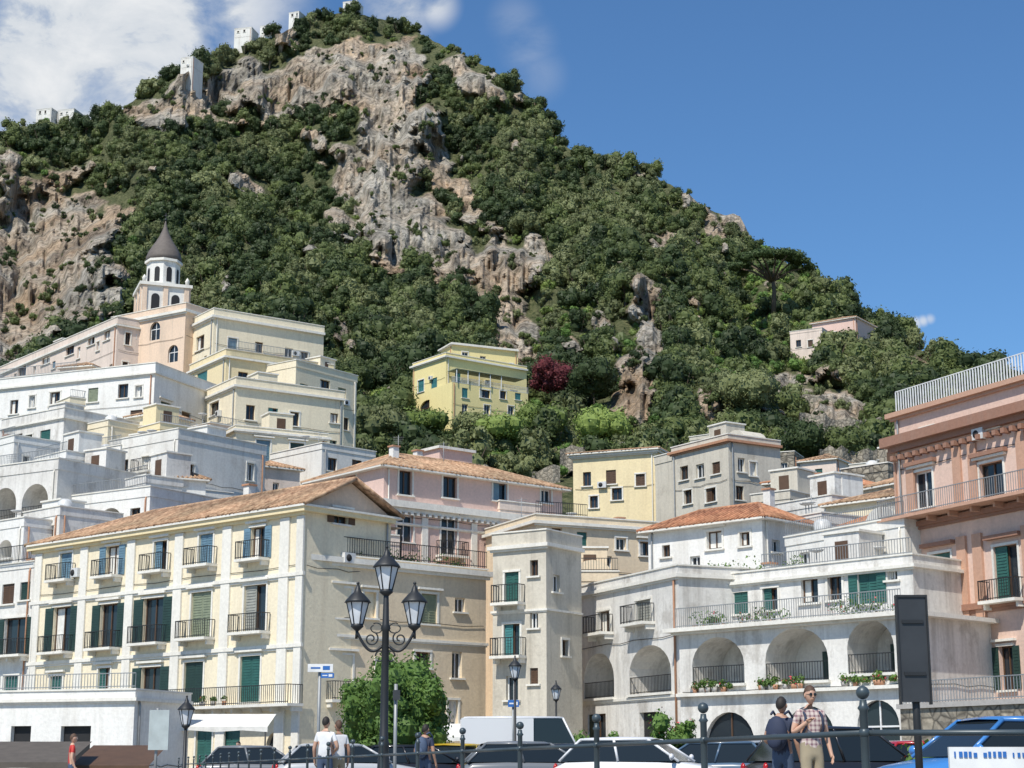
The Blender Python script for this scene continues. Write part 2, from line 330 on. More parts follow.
    def cornice(s,z,h=.25,out=.3,mat='trim',sides=True):
        H=s.H; H.box('cornice',mat,-out,s.L+out,.001,out,z,z+h,s.fr)
        H.box('cornice',mat,-out*.5,s.L+out*.5,.002,out*.5,z-h*.6,z-.001,s.fr)
        if sides:
            H.box('cornice',mat,.003,s.depth,.001,out,z,z+h,s.rt); H.box('cornice',mat,0,s.depth-.003,.001,out,z,z+h,s.lf)
    def roof(s,rise,over=.45,il=None,ir=None,wall='white',mat='tiles'):
        H=s.H;L=s.L;d=s.depth;z=s.z1+.02; il=d/2 if il is None else il; ir=d/2 if ir is None else ir
        e0,e1=-over,L+over; f0,f1=over,-d-over; m=-d/2
        r0=(e0+il) if il>0 else e0; r1=(e1-ir) if ir>0 else e1; zr=z+rise; P=s.fr.P; sl=math.hypot(rise,d/2+over)
        A,B,C,Dd=P(e0,f0,z),P(e1,f0,z),P(e1,f1,z),P(e0,f1,z); R0,R1=P(r0,m,zr),P(r1,m,zr)
        H.add('roof_tiles',mat,[A,B,R1,R0],[(0,1,2,3)],[[(e0,0),(e1,0),(r1,sl),(r0,sl)]])
        H.add('roof_tiles',mat,[C,Dd,R0,R1],[(0,1,2,3)],[[(e1,0),(e0,0),(r0,sl),(r1,sl)]])
        if il>0: H.add('roof_tiles',mat,[Dd,A,R0],[(0,1,2)],[[(0,0),(d,0),(d/2,sl)]])
        else: H.add('walls',wall,[P(0,0,z),P(0,-d,z),P(0,m,zr-.1)],[(0,1,2)])
        if ir>0: H.add('roof_tiles',mat,[B,C,R1],[(0,1,2)],[[(0,0),(d,0),(d/2,sl)]])
        else: H.add('walls',wall,[P(L,0,z),P(L,-d,z),P(L,m,zr-.1)],[(0,1,2)])
        H.box('eaves','trim',e0,e1,f1,f0,z-.12,z-.01,s.fr)
        H.tube('ridge_tiles',mat,[R0,R1],.14,6)
        for (a,b,c) in ((il,A,R0),(il,Dd,R0),(ir,B,R1),(ir,C,R1)): H.tube('ridge_tiles',mat,[b,c],.12,6)
        k=int((e1-e0)/.34)
        for i in range(k+1):
            a=e0+(e1-e0)*i/k; t0=1.0
            if il>0 and a<r0: t0=min(t0,(a-e0)/(r0-e0))
            if ir>0 and a>r1: t0=min(t0,(e1-a)/(e1-r1))
            if t0<.05: continue
            n1=f0+(m-f0)*t0; H.tube('tile_rolls',mat,[P(a,f0+.02+random.uniform(-.04,.04),z+.03),P(a,n1,z+.03+rise*t0)],.075,5)
        if ir>0:
            k=int((d+2*over)/.34); B_=Vector(B);C_=Vector(C);R_=Vector(R1)
            for i in range(1,k):
                t=i/k; b=B_.lerp(C_,t); w=min(t,1-t)*2; c=B_.lerp(R_,w) if t<.5 else C_.lerp(R_,w)
                H.tube('tile_rolls',mat,[b+Vector((0,0,.03)),c+Vector((0,0,.03))],.075,5)
def chimney(H,fr,s,n,z,h=1.2,w=.5,mat='white'):
    H.box('chimney',mat,s,s+w,n,n+w,z,z+h,fr); H.box('chimney','clay',s-.08,s+w+.08,n-.08,n+w+.08,z+h+.001,z+h+.1,fr)
def antenna(H,fr,s,n,z,h=2.2):
    p=fr.P(s,n,z); H.tube('antenna','iron_light',[p,(p[0],p[1],z+h)],.025,5)
    for k in range(4): H.tube('antenna','iron_light',[(p[0]-.4+.05*k,p[1],z+h-.15-k*.14),(p[0]+.4-.05*k,p[1],z+h-.15-k*.14)],.012,4)
# ---------------------------------------------------------------- foliage
def foliage_arrays(rng,centers,radii,nleaf,size,squash=1.0,core=True):
    V=[];Fc=[];o=0
    for c,r in zip(centers,radii):
        n=nleaf; d=rng.normal(size=(n,3)); d/=np.linalg.norm(d,axis=1)[:,None]
        rr=r*rng.uniform(.72,1.18,n); cen=np.array(c)+d*rr[:,None]*np.array([1,1,squash])
        nn=d+rng.normal(scale=.45,size=(n,3)); nn/=np.linalg.norm(nn,axis=1)[:,None]
        t=np.cross(nn,rng.normal(size=(n,3))); t/=np.linalg.norm(t,axis=1)[:,None]; b=np.cross(nn,t)
        s=size*rng.uniform(.6,1.3,n)[:,None]
        q=np.stack([cen-t*s,cen-b*s*.55+nn*s*.15,cen+t*s,cen+b*s*.55-nn*s*.1],1).reshape(-1,3)
        V.append(q); idx=np.arange(n*4).reshape(-1,4)+o; Fc+=idx.tolist(); o+=n*4
        if core:
            m=5;k=7; vv=[]
            for i in range(m+1):
                for j in range(k):
                    ph=math.pi*i/m; th=2*math.pi*j/k; q2=.74*r*rng.uniform(.85,1.1)
                    vv.append((c[0]+q2*math.sin(ph)*math.cos(th),c[1]+q2*math.sin(ph)*math.sin(th),c[2]+q2*squash*math.cos(ph)))
            V.append(np.array(vv))
            for i in range(m):
                for j in range(k): Fc.append([o+i*k+j,o+(i+1)*k+j,o+(i+1)*k+(j+1)%k,o+i*k+(j+1)%k])
            o+=len(vv)
    return np.concatenate(V).tolist(),Fc
def lobes(rng,n,sx,sz,cz,r0,r1,inner=.25):
    cs=[];rs=[]
    for i in range(n):
        d=rng.normal(size=3); d/=np.linalg.norm(d); k=rng.uniform(inner,1)**.5
        cs.append((d[0]*sx*k,d[1]*sx*k,cz+d[2]*sz*k)); rs.append(rng.uniform(r0,r1))
    return cs,rs
def tree_mesh(name,rng,mat,h=1.6,sx=.62,sz=.5,nl=18,nleaf=50,size=.07,r0=.16,r1=.40):
    cs,rs=lobes(rng,nl,sx,sz,h-.75,r0,r1)
    v,f=foliage_arrays(rng,cs,rs,nleaf,size)
    T=Obj('t'); T.tube('w','bark',[(0,0,-.3),(.02,.01,.3),(0,.03,h-.6)],[.09,.07,.03],6)
    for k in range(4):
        a=k*1.6+rng.uniform(0,1); T.tube('w','bark',[(0,0,.2+.1*k),(.25*math.cos(a),.25*math.sin(a),.5+.1*k),(.5*math.cos(a),.5*math.sin(a),h-.7)],[.045,.03,.012],5)
    tv,tf,_,_=T.parts[('w','bark')]; o=len(v); v=v+[tuple(x) for x in tv]; nf=len(f); f=f+[[o+i for i in q] for q in tf]
    me=bpy.data.meshes.new(name); me.from_pydata(v,[],f); me.materials.append(M[mat]); me.materials.append(M['bark'])
    me.polygons.foreach_set('material_index',[0]*nf+[1]*len(tf)); return me
def scatter(name,coll,pts,scl,rot,idx):
    me=bpy.data.meshes.new(name); me.from_pydata(pts,[],[])
    for nm,ty,data in (('scl','FLOAT',scl),('rotz','FLOAT',rot),('idx','INT',idx)):
        a=me.attributes.new(nm,ty,'POINT'); a.data.foreach_set('value',data)
    o=bpy.data.objects.new(name,me); scene.collection.objects.link(o)
    ng=bpy.data.node_groups.new(name+'_nodes','GeometryNodeTree')
    ng.interface.new_socket(name='Geometry',in_out='INPUT',socket_type='NodeSocketGeometry'); ng.interface.new_socket(name='Geometry',in_out='OUTPUT',socket_type='NodeSocketGeometry')
    gi=ng.nodes.new('NodeGroupInput'); go=ng.nodes.new('NodeGroupOutput'); ip=ng.nodes.new('GeometryNodeInstanceOnPoints'); ci=ng.nodes.new('GeometryNodeCollectionInfo')
    ci.inputs['Collection'].default_value=coll; ci.inputs['Separate Children'].default_value=True; ci.inputs['Reset Children'].default_value=True
    def na(nm,ty):
        n=ng.nodes.new('GeometryNodeInputNamedAttribute'); n.data_type=ty; n.inputs['Name'].default_value=nm
        return [x for x in n.outputs if x.name=='Attribute' and x.enabled][0]
    cx=ng.nodes.new('ShaderNodeCombineXYZ'); ng.links.new(na('rotz','FLOAT'),cx.inputs[2])
    ng.links.new(gi.outputs[0],ip.inputs['Points']); ng.links.new(ci.outputs[0],ip.inputs['Instance']); ip.inputs['Pick Instance'].default_value=True
    ng.links.new(na('idx','INT'),ip.inputs['Instance Index']); ng.links.new(cx.outputs[0],ip.inputs['Rotation'])
    ng.links.new(na('scl','FLOAT'),ip.inputs['Scale']); ng.links.new(ip.outputs[0],go.inputs[0])
    md=o.modifiers.new('scatter','NODES'); md.node_group=ng; return o
def variants(nm,mats,n,**k):
    c=bpy.data.collections.new(nm)
    for i in range(n):
        kk=dict(k)
        if i%4==3: kk['h']=kk.get('h',1.6)*1.2; kk['sz']=kk.get('sz',.5)*1.35; kk['sx']=.42
        me=tree_mesh(nm+'_mesh',np.random.default_rng(100+i),mats[i%len(mats)],**kk); c.objects.link(bpy.data.objects.new(f'{nm}_{i:02d}',me))
    return c
# ---------------------------------------------------------------- mountain
SIL=[(-320,200),(-120,150),(0,123),(40,116),(85,113),(112,108),(140,88),(165,72),(205,56),(235,40),(270,30),(300,16),(345,4),(385,12),(415,24),(440,36),(470,50),(500,66),(525,86),(545,104),(552,130),(575,144),(605,153),(650,166),(690,188),(715,205),(740,208),(752,232),(780,250),(825,275),(860,305),(880,325),(920,342),(950,356),(990,380),(1100,440),(1340,520)]
VY=[(0,560),(100,500),(200,430),(300,350),(400,270),(480,215),(650,140),(780,116)]
def Yt(v): return float(np.interp(v,[a for a,b in VY],[b for a,b in VY]))
CAPS=[(-80,300,56,238,62),(-20,335,64,288,58),(146,118,232,98,16),(228,94,330,86,27),(325,82,400,66,29),(312,56,375,50,7),(388,90,391,185,31),(362,178,396,240,33),(392,190,412,225,22),(408,218,462,268,28),(462,262,495,268,20),(495,265,512,350,26),(455,66,492,98,12),(505,288,536,258,18),(428,110,442,180,12),(458,185,470,215,11),
(645,292,650,350,15),(645,350,626,428,21),(706,396,706,440,17),(684,174,700,206,13),(726,196,742,238,13),(710,222,722,246,9),(0,170,18,186,16),(770,392,870,420,20),(800,440,885,458,18),(598,318,612,346,9),(335,215,352,235,12),(236,180,258,192,9),(165,105,185,75,8),(335,325,350,345,9),(900,350,935,378,8)]
def rockmask(u,v):
    best=0
    n=noise.fractal(Vector((u/26,v/20,3.1)),1,2,5)*.65
    for x0,y0,x1,y1,r in CAPS:
        if u<min(x0,x1)-2.2*r or u>max(x0,x1)+2.2*r or v<min(y0,y1)-2.2*r or v>max(y0,y1)+2.2*r: continue
        dx,dy=x1-x0,y1-y0; t=max(0,min(1,((u-x0)*dx+(v-y0)*dy)/(dx*dx+dy*dy))); d=math.hypot(u-x0-dx*t,v-y0-dy*t)/r
        best=max(best,1.35-d+n)
    b2=noise.fractal(Vector((u/40,v/26,7.7)),1,2,4)
    if v<420: best=max(best,(b2-.40)*2.0)
    return max(0,min(1,best*1.8-.25))
US=np.arange(-320,1341,2.5); NR=350
su=[a for a,b in SIL]; sv=[b for a,b in SIL]
V=[];RM=[];grid_u=[];grid_v=[]
for j in range(NR):
    t=j/(NR-1)
    for u in US:
        vt=float(np.interp(u,su,sv))+8+3*noise.noise(Vector((u/9,0,5)))
        v=780+(vt-780)*t; m=rockmask(u,v) if v<480 else 0
        amp=np.clip((520-v)/200,0.1,1)
        y=Yt(v)+amp*(36*noise.fractal(Vector((u/120,v/170,0)),1,2,3))
        if m>0:
            yy=(y+26*noise.fractal(Vector((u/34,v/70,4)),1,2,4))/30; fl=math.floor(yy); f_=yy-fl
            ys=30*(fl+(.35*f_+.65*f_**4))+4-18*noise.fractal(Vector((u/34,v/70,4)),1,2,4)*.6
            ys+= 7*abs(noise.noise(Vector((u/13,v/85,8))))**.7 +4*abs(noise.noise(Vector((u/6,v/38,3))))+2.2*noise.fractal(Vector((u/12,v/20,2)),.9,2.1,4)+1.1*noise.fractal(Vector((u/4,v/9,6)),1,2,2)
            y=y*(1-m)+(ys-11)*m
        else: y+=2*noise.noise(Vector((u/11,v/9,2)))
        V.append(at(u,v,y)); RM.append(m); grid_u.append(u); grid_v.append(v)
nu=len(US); Fc=[]
top=V[-nu:]
for k,(dy,dz) in enumerate(((14,-6),(120,-60),(500,-420))):
    for i in range(nu): p=top[i]; V.append((p[0]*(1+dy/p[1]),p[1]+dy,max(p[2]+dz,-2))); RM.append(0)
for j in range(NR+2):
    for i in range(nu-1): a=j*nu+i; Fc.append((a,a+1,a+nu+1,a+nu))
me=bpy.data.meshes.new('mountain'); me.from_pydata(V,[],Fc); at_=me.attributes.new('rock','FLOAT','POINT'); at_.data.foreach_set('value',RM)
m,nt,b=newmat('mountain_rock_soil')
a=N(nt,'ShaderNodeAttribute'); a.attribute_name='rock'
n1=posnoise(nt,.10,9,(1,.5,.45),.7); n2=posnoise(nt,.035,5,(1,1,1)); n3=posnoise(nt,.42,8,(1.3,1,.16),.7); n4=posnoise(nt,1.2,5); n5=posnoise(nt,.9,8,(1,1,.5),.75)
rc=ramp(nt,n1.outputs[0],.34,(.17,.15,.125),.64,(.50,.46,.39)); e=rc.color_ramp.elements.new(.5); e.color=(.36,.33,.275,1)
tint=ramp(nt,n2.outputs[0],.42,(1.0,1.0,1.0),.62,(1.10,.88,.70)); st=ramp(nt,n3.outputs[0],.38,(.34,.34,.34),.52,(1.05,1.05,1.05)); cr=ramp(nt,n5.outputs[0],.36,(.55,.55,.55),.52,(1.08,1.08,1.08))
c=mix(nt,1.0,mix(nt,1.0,rc.outputs[0],tint.outputs[0],'MULTIPLY'),st.outputs[0],'MULTIPLY'); c=mix(nt,1.0,c,cr.outputs[0],'MULTIPLY')
gr=ramp(nt,n4.outputs[0],.35,(.04,.055,.02),.7,(.16,.16,.08))
moss=ramp(nt,n4.outputs[0],.56,(0,0,0),.65,(1,1,1)); c=mix(nt,mix(nt,1.0,moss.outputs[0],.55,'MULTIPLY'),c,(.07,.085,.035))
am=ramp(nt,a.outputs['Fac'],.3,(0,0,0),.55,(1,1,1)); c=mix(nt,am.outputs[0],gr.outputs[0],c); nt.links.new(c,b.inputs['Base Color']); b.inputs['Roughness'].default_value=.95
b.inputs['Specular IOR Level'].default_value=.2
hh=mix(nt,.5,n5.outputs[0],n3.outputs[0]); bump(nt,b,hh,.9,1.5); M['mountain']=m
me.materials.append(m); mo=bpy.data.objects.new('mountain',me); scene.collection.objects.link(mo)
# forest
def pick(n,cond,smin,smax,nvar,zoff=-.5):
    P=[];S=[];R=[];I=[];tries=0
    while len(P)<n and tries<n*30:
        tries+=1; i=random.randrange(nu); j=random.randrange(NR); k=j*nu+i
        if not cond(grid_u[k],grid_v[k],RM[k]): continue
        s=random.uniform(smin,smax)*random.uniform(.75,1.3)
        P.append((V[k][0]+random.uniform(-1,1),V[k][1]+random.uniform(-1,1),V[k][2]+zoff*s)); S.append(s); R.append(random.uniform(0,6.28))
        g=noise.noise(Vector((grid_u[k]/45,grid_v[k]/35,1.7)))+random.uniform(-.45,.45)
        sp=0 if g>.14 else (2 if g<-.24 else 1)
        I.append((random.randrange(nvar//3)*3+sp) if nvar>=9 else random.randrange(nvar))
    return P,S,R,I
cf=variants('hill_tree',['leaf_dark','leaf_forest','leaf_olive'],12)
pinezone=lambda u,v:((u-772)/44)**2+((v-285)/32)**2<1
pinn=lambda u,v:(612<u<668 and 300<v<462) or (690<u<724 and 395<v<462)
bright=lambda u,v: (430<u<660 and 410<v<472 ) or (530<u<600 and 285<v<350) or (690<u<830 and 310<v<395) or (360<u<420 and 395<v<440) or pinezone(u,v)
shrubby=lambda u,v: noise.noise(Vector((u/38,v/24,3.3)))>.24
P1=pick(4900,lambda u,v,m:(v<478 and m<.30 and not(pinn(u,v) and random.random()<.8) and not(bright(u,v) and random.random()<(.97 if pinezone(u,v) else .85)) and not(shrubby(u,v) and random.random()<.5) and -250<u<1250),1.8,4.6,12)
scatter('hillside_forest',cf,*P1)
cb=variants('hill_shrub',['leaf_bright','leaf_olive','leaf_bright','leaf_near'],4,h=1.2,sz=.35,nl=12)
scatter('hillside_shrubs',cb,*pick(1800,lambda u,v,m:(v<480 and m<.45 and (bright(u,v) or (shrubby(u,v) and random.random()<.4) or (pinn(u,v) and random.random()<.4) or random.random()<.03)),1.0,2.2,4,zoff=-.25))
cs_=variants('cliff_bush',['leaf_forest','leaf_olive','leaf_dark'],4,h=1.2,sz=.4,nl=10)
scatter('cliff_bushes',cs_,*pick(900,lambda u,v,m:(v<470 and .3<m<1.01 and noise.noise(Vector((u/20,v/16,9)))>.06),.6,1.8,4,zoff=-.25))
GU=np.array(grid_u); GV=np.array(grid_v)
def hit_terrain(u,v):
    return V[int(np.argmin((GU-u)**2+(GV-v)**2))]
def single_tree(name,base,h,w,mat,seed,nl=26,nleaf=90,size=.12,crown=.65,rs=(.16,.28),trunk=.12,squash=1.0):
    rng=np.random.default_rng(seed); H=Obj(name,base); ch=h*crown/2; cz=h-ch
    cs,r=lobes(rng,nl,w/2*.75,ch*.75,cz,w*rs[0],w*rs[1]); v,f=foliage_arrays(rng,cs,r,nleaf,size,squash)
    H.add('crown',mat,[(x+base[0],y+base[1],z+base[2]) for x,y,z in v],f)
    b=base; H.tube('trunk','bark',[(b[0],b[1],b[2]-.3),(b[0]+.05*h*.2,b[1],b[2]+h*.2),(b[0],b[1]+.03,b[2]+h*(1-crown)+ch*.5)],[trunk,trunk*.8,trunk*.4],8)
    for k in range(6):
        c=cs[k]; H.tube('limbs','bark',[(b[0],b[1],b[2]+h*(.25+.05*k)),(b[0]+c[0]*.5,b[1]+c[1]*.5,b[2]+(h*.4+c[2])/2),(b[0]+c[0],b[1]+c[1],b[2]+c[2])],[trunk*.45,trunk*.3,trunk*.1],6)
    H.finish()
# umbrella pine on the shoulder
pb=hit_terrain(768,318); pb=(pb[0],pb[1]-8,pb[2])
H=Obj('umbrella_pine',pb); rng=np.random.default_rng(5); cs=[];rs=[]
for k in range(54):
    a=rng.uniform(0,6.28); r=8.2*rng.uniform(.02,1)**.6; cs.append((pb[0]+r*math.cos(a),pb[1]+r*math.sin(a),pb[2]+11-r*r*.028+rng.uniform(-.3,.4))); rs.append(rng.uniform(1.0,1.7))
v,f=foliage_arrays(rng,cs,rs,90,.3,.6); H.add('crown','leaf_pine',v,f)
H.tube('trunk','bark',[(pb[0],pb[1],pb[2]-1),(pb[0]+.3,pb[1],pb[2]+3.5),(pb[0],pb[1],pb[2]+6.5)],[.5,.42,.33],8)
for k in range(9):
    c=cs[k]; H.tube('limbs','bark',[(pb[0],pb[1],pb[2]+5.5),((pb[0]+c[0])/2,(pb[1]+c[1])/2,pb[2]+8.2),c],[.28,.2,.1],6)
H.finish()
rb=hit_terrain(551,414); single_tree('flowering_tree',(rb[0],rb[1]-6,rb[2]-1.5),9.5,8.5,'leaf_red',3,size=.22,nleaf=130,nl=36,rs=(.1,.22))
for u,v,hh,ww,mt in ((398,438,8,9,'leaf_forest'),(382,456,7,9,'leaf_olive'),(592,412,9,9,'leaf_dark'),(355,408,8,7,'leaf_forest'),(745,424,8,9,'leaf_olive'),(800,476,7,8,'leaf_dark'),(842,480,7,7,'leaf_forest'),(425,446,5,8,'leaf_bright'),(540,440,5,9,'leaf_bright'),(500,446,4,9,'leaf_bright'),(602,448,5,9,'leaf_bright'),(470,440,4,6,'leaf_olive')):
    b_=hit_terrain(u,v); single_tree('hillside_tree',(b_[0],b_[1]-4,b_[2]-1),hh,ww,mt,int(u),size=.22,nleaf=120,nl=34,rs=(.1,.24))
# terrace walls
for (u0,v0,u1,v1,h) in ((762,392,850,398,2.6),(800,412,885,420,2.8),(770,428,860,432,2.2),(820,446,895,452,3.0),(835,470,900,474,3),(455,466,560,468,1.6),(690,448,760,446,3.0),(560,446,640,450,1.5)):
    H=Obj('terrace_wall'); p=hit_terrain(u0,v0); q=hit_terrain(u1,v1); yy=min(p[1],q[1])-9
    A=at(u0,v0,yy); B=at(u1,v1,yy+2); n=14; vv=[];ff=[]; H.loc=(A[0],A[1],A[2]-h)
    for i in range(n+1):
        t=i/n; x=A[0]+(B[0]-A[0])*t; y=A[1]+(B[1]-A[1])*t+.6*math.sin(i*1.3); z=A[2]+(B[2]-A[2])*t+random.uniform(-.45,.45)
        vv+=[(x,y,z-h-2),(x,y+.35,z),(x,y+1.1,z),(x,y+1.1,z-h-2)]
    for i in range(n):
        for k in range(3): ff.append((i*4+k,(i+1)*4+k,(i+1)*4+k+1,i*4+k+1))
    H.add('stonework','stone',vv,ff); H.finish()
# ---------------------------------------------------------------- upper town
G='shutter_green';DG='shutter_darkgreen';BL='shutter_blue';BR='shutter_brown';OL='shutter_olive';TE='shutter_teal';GY='shutter_grey'
def house(name,A,B,depth,wall,front=(),right=(),left=(),**k):
    H=Obj(name); bl=Block(H,A,B,depth,wall,front,right,left,**k); return H,bl
H,b_=house('terraced_row_house',(-60,214,398),(118,176,316),9,'pinkpale',[(18,366,26,378,'w'),(42,352,50,364,'w'),(66,343,74,355,'w'),(88,334,95,345,'w'),(104,330,110,340,'w')],auto=True,parapet=.6)
b_.cornice(b_.z1-.4,.2,.25); b_.rooftop(7); H.finish()
H,b_=house('church',(112,180,322),(186,174,306),9,'peach',[(128,330,137,345,'A'),(150,322,160,340,'A'),(168,345,178,362,'A'),(120,360,130,374,'w')],[],parapet=.5)
b_.cornice(b_.z1-.5,.3,.35); fr=b_.fr
H.lathe('apse_dome','peach',fr.P(b_.L*.26,-4,b_.z1),[(2.4,0),(2.3,.4),(1.9,1.0),(1.1,1.5),(.2,1.7)],20); H.finish()
# bell tower
c=at(161,322,184); H=Obj('bell_tower',(c[0],c[1],0)); z=c[2]; s=2.6
a45=math.radians(20)
def sq(part,mat,h,z0,z1,rot=a45):
    H.lathe(part,mat,(c[0],c[1],0),[(h*1.414,z0),(h*1.414,z1)],4,ph=math.pi/4+rot,smooth=False)
sq('tower_base','white2',s,0,z+3.4); sq('cornice','trim',s+.3,z+3.41,z+3.75); sq('cornice','trim',s+.2,z-.5,z-.2)
for k in range(4):
    a=a45+k*math.pi/2; fr=Frame((c[0]+math.cos(a)*(s+.0),c[1]+math.sin(a)*s),(-math.sin(a),math.cos(a)),(math.cos(a),math.sin(a)))
    for q0 in (-1.1,1.1):
        H.box('belfry_arch','darkopening',q0-.45,q0+.45,.01,.03,z+.5,z+2.1,fr)
        H.add('belfry_arch','darkopening',[fr.P(q0+.45*math.cos(t*math.pi/8),.03,z+2.1+.45*math.sin(t*math.pi/8)) for t in range(9)],[tuple(range(9))])
    for q in (-2.3,0,2.3): H.box('pilasters','peach',q-.25,q+.25,.002,.16,z-.2,z+3.4,fr)
for k in range(4):
    a=a45+math.pi/4+k*math.pi/2; H.lathe('pinnacle','trim',(c[0]+math.cos(a)*3.35,c[1]+math.sin(a)*3.35,z+3.75),[(.22,0),(.22,.4),(.28,.5),(.05,.9)],8)
H.lathe('lantern','white2',(c[0],c[1],z+3.76),[(1.85,0),(1.85,2.9)],8,ph=.2,smooth=False); H.lathe('lantern_cornice','trim',(c[0],c[1],z+6.67),[(2.1,0),(2.1,.28)],8,ph=.2,smooth=False)
for k in range(8):
    a=.2+math.pi/8+k*math.pi/4; rr=1.85*math.cos(math.pi/8); fr=Frame((c[0]+math.cos(a)*rr,c[1]+math.sin(a)*rr),(-math.sin(a),math.cos(a)),(math.cos(a),math.sin(a)))
    H.box('lantern_window','darkopening',-.3,.3,.005,.03,z+4.3,z+5.7,fr); H.add('lantern_window','darkopening',[fr.P(.3*math.cos(t*math.pi/6),.03,z+5.7+.3*math.sin(t*math.pi/6)) for t in range(7)],[tuple(range(7))])
H.lathe('dome','dome',(c[0],c[1],z+6.96),[(2.05,0),(1.98,.5),(1.75,1.15),(1.38,1.8),(.98,2.4),(.6,3.1),(.28,3.9),(.1,4.6),(.04,5.0)],8,ph=.2)
H.ball('finial','iron',(c[0],c[1],z+12.0),.16); H.tube('cross','iron',[(c[0],c[1],z+11.9),(c[0],c[1],z+12.8)],.04,5); H.tube('cross','iron',[(c[0]-.3,c[1],z+12.5),(c[0]+.3,c[1],z+12.5)],.04,5)
H.finish()
# cream stack
H,b_=house('cream_palazzo',(189,176,328),(214,171,316),13,'cream',[(196,336,204,350,'w')],[(228,338,237,352,'s',BL),(255,342,263,354,'w'),(285,348,293,360,'w'),(228,362,236,374,'s',TE),(300,352,308,362,'w')],auto=True,parapet=.8)
b_.cornice(b_.z1-.2,.25,.35); b_.rooftop(3); chimney(H,b_.fr,1,-6,b_.z1); chimney(H,b_.fr,1.2,-10,b_.z1); H.finish()
H,b_=house('cream_house',(190,170,372),(226,163,360),12,'yellowish',[(197,372,207,385,'s',TE),(203,398,212,412,'ar','none')],[(238,372,248,386,'w'),(258,374,270,388,'w'),(295,382,305,394,'w')],auto=True,parapet=.7)
b_.cornice(b_.z1-.2,.2,.3); railing(H,b_.rt,0,9,.3,b_.z1+.7,.9,'iron_light'); b_.rooftop(2); H.finish()
H,b_=house('cream_house',(296,163,366),(357,170,376),7,'cream',[(300,384,308,400,'s',TE),(320,380,330,392,'w'),(338,388,346,404,'s',OL),(322,408,332,420,'w'),(306,415,314,430,'w')],auto=True,parapet=.6); b_.rooftop(3); H.finish()
H,b_=house('cream_house',(204,156,400),(236,150,392),11,'cream',[(210,402,219,415,'w'),(214,428,226,440,'w')],[(246,405,255,420,'w'),(268,408,278,424,'s',TE),(290,412,299,426,'w')],auto=True,parapet=.8)
b_.cornice(b_.z1-.1,.2,.3); b_.rooftop(3); H.finish()
H,b_=house('cream_house',(236,143,430),(327,147,440),8,'cream',[(256,440,270,462,'sh',BL),(290,443,304,464,'sh',DG),(257,472,268,488,'s',DG)],parapet=.4); b_.cornice(b_.z1-.1,.2,.3); b_.rooftop(3); H.finish()
H,b_=house('white_house',(322,138,448),(375,142,454),7,'white2',[(328,458,337,471,'w'),(352,460,362,474,'s',BR)],parapet=.4); b_.rooftop(3); H.finish()
# big white house upper left
H,b_=house('white_palazzo',(-30,156,390),(155,148,373),10,'white',[(10,400,18,414,'w'),(50,392,60,406,'w'),(88,388,98,402,'s',OL),(118,384,128,398,'w'),(130,410,142,430,'s',BR)],[(160,402,170,424,'sh',DG),(181,412,190,430,'s',BR),(163,440,171,456,'w')],auto=True,parapet=.7)
b_.cornice(b_.z1-.3,.18,.25); railing(H,b_.fr,2,12,.0,b_.z1+.75,.9,'iron_light'); b_.rooftop(8); H.finish()
H,b_=house('white_house',(2,141,428),(64,136,421),8,'weathered',[(14,434,22,448,'w'),(40,430,50,446,'s',G)],[(70,434,78,446,'w')],auto=True,parapet=.7)
b_.cornice(b_.z1-.2,.15,.2); b_.rooftop(4); H.finish()
H,b_=house('white_house',(62,134,462),(120,130,456),7,'white',[(68,470,90,500,'ar','none'),(96,466,116,496,'ar','none')],auto=True,parapet=.6); railing(H,b_.fr,0,b_.L,.0,b_.z1+.65,.8,'iron_light'); b_.rooftop(3); H.finish()
H,b_=house('white_house',(110,131,450),(178,126,444),9,'white2',[(118,460,128,474,'w'),(142,456,152,472,'wb'),(160,484,196,502,'A')],[(186,464,194,478,'w')],auto=True,parapet=.7); b_.rooftop(5); H.finish()
H,b_=house('cream_house',(74,139,432),(108,136,428),6,'cream',[(80,440,98,454,'a','none')],auto=True,parapet=.4); b_.rooftop(1); H.finish()
H,b_=house('white_house',(96,133,488),(150,128,482),6,'white2',[(104,492,116,512,'a','none'),(122,490,134,510,'a','none')],parapet=.5); b_.rooftop(1); H.finish()
H,b_=house('white_house',(-50,126,482),(58,120,472),8,'weathered',[(-8,488,16,522,'ar','none'),(22,484,48,518,'ar','none')],[],parapet=.7); railing(H,b_.fr,0,b_.L,.0,b_.z1+.7,.8,'iron_light'); b_.rooftop(5); H.finish()
H,b_=house('white_house',(24,117,520),(60,114,514),5,'weathered',[(30,528,38,540,'w'),(46,526,54,538,'s',BR)],parapet=.5); b_.rooftop(1); H.finish()
H,b_=house('white_house',(-40,118,535),(24,113,528),7,'white',[(-2,540,12,558,'a','none')],auto=True,parapet=.5); b_.rooftop(2); H.finish()
H,b_=house('white_house',(60,122,506),(150,117,498),8,'white',[(66,512,92,538,'ar','none'),(98,508,122,534,'ar','none'),(130,508,140,522,'w')],parapet=.6); railing(H,b_.fr,0,b_.L,.0,b_.z1+.65,.8,'iron_light'); H.finish()
H,b_=house('white_house',(150,124,490),(232,128,498),8,'white2',[(160,498,172,512,'w'),(196,498,206,512,'w')],parapet=.4); b_.rooftop(4); H.finish()
H,b_=house('pink_house',(196,132,464),(248,135,470),6,'pinkpale',[(206,474,214,486,'w'),(226,476,234,488,'s',BL)],parapet=.5); b_.rooftop(2); H.finish()
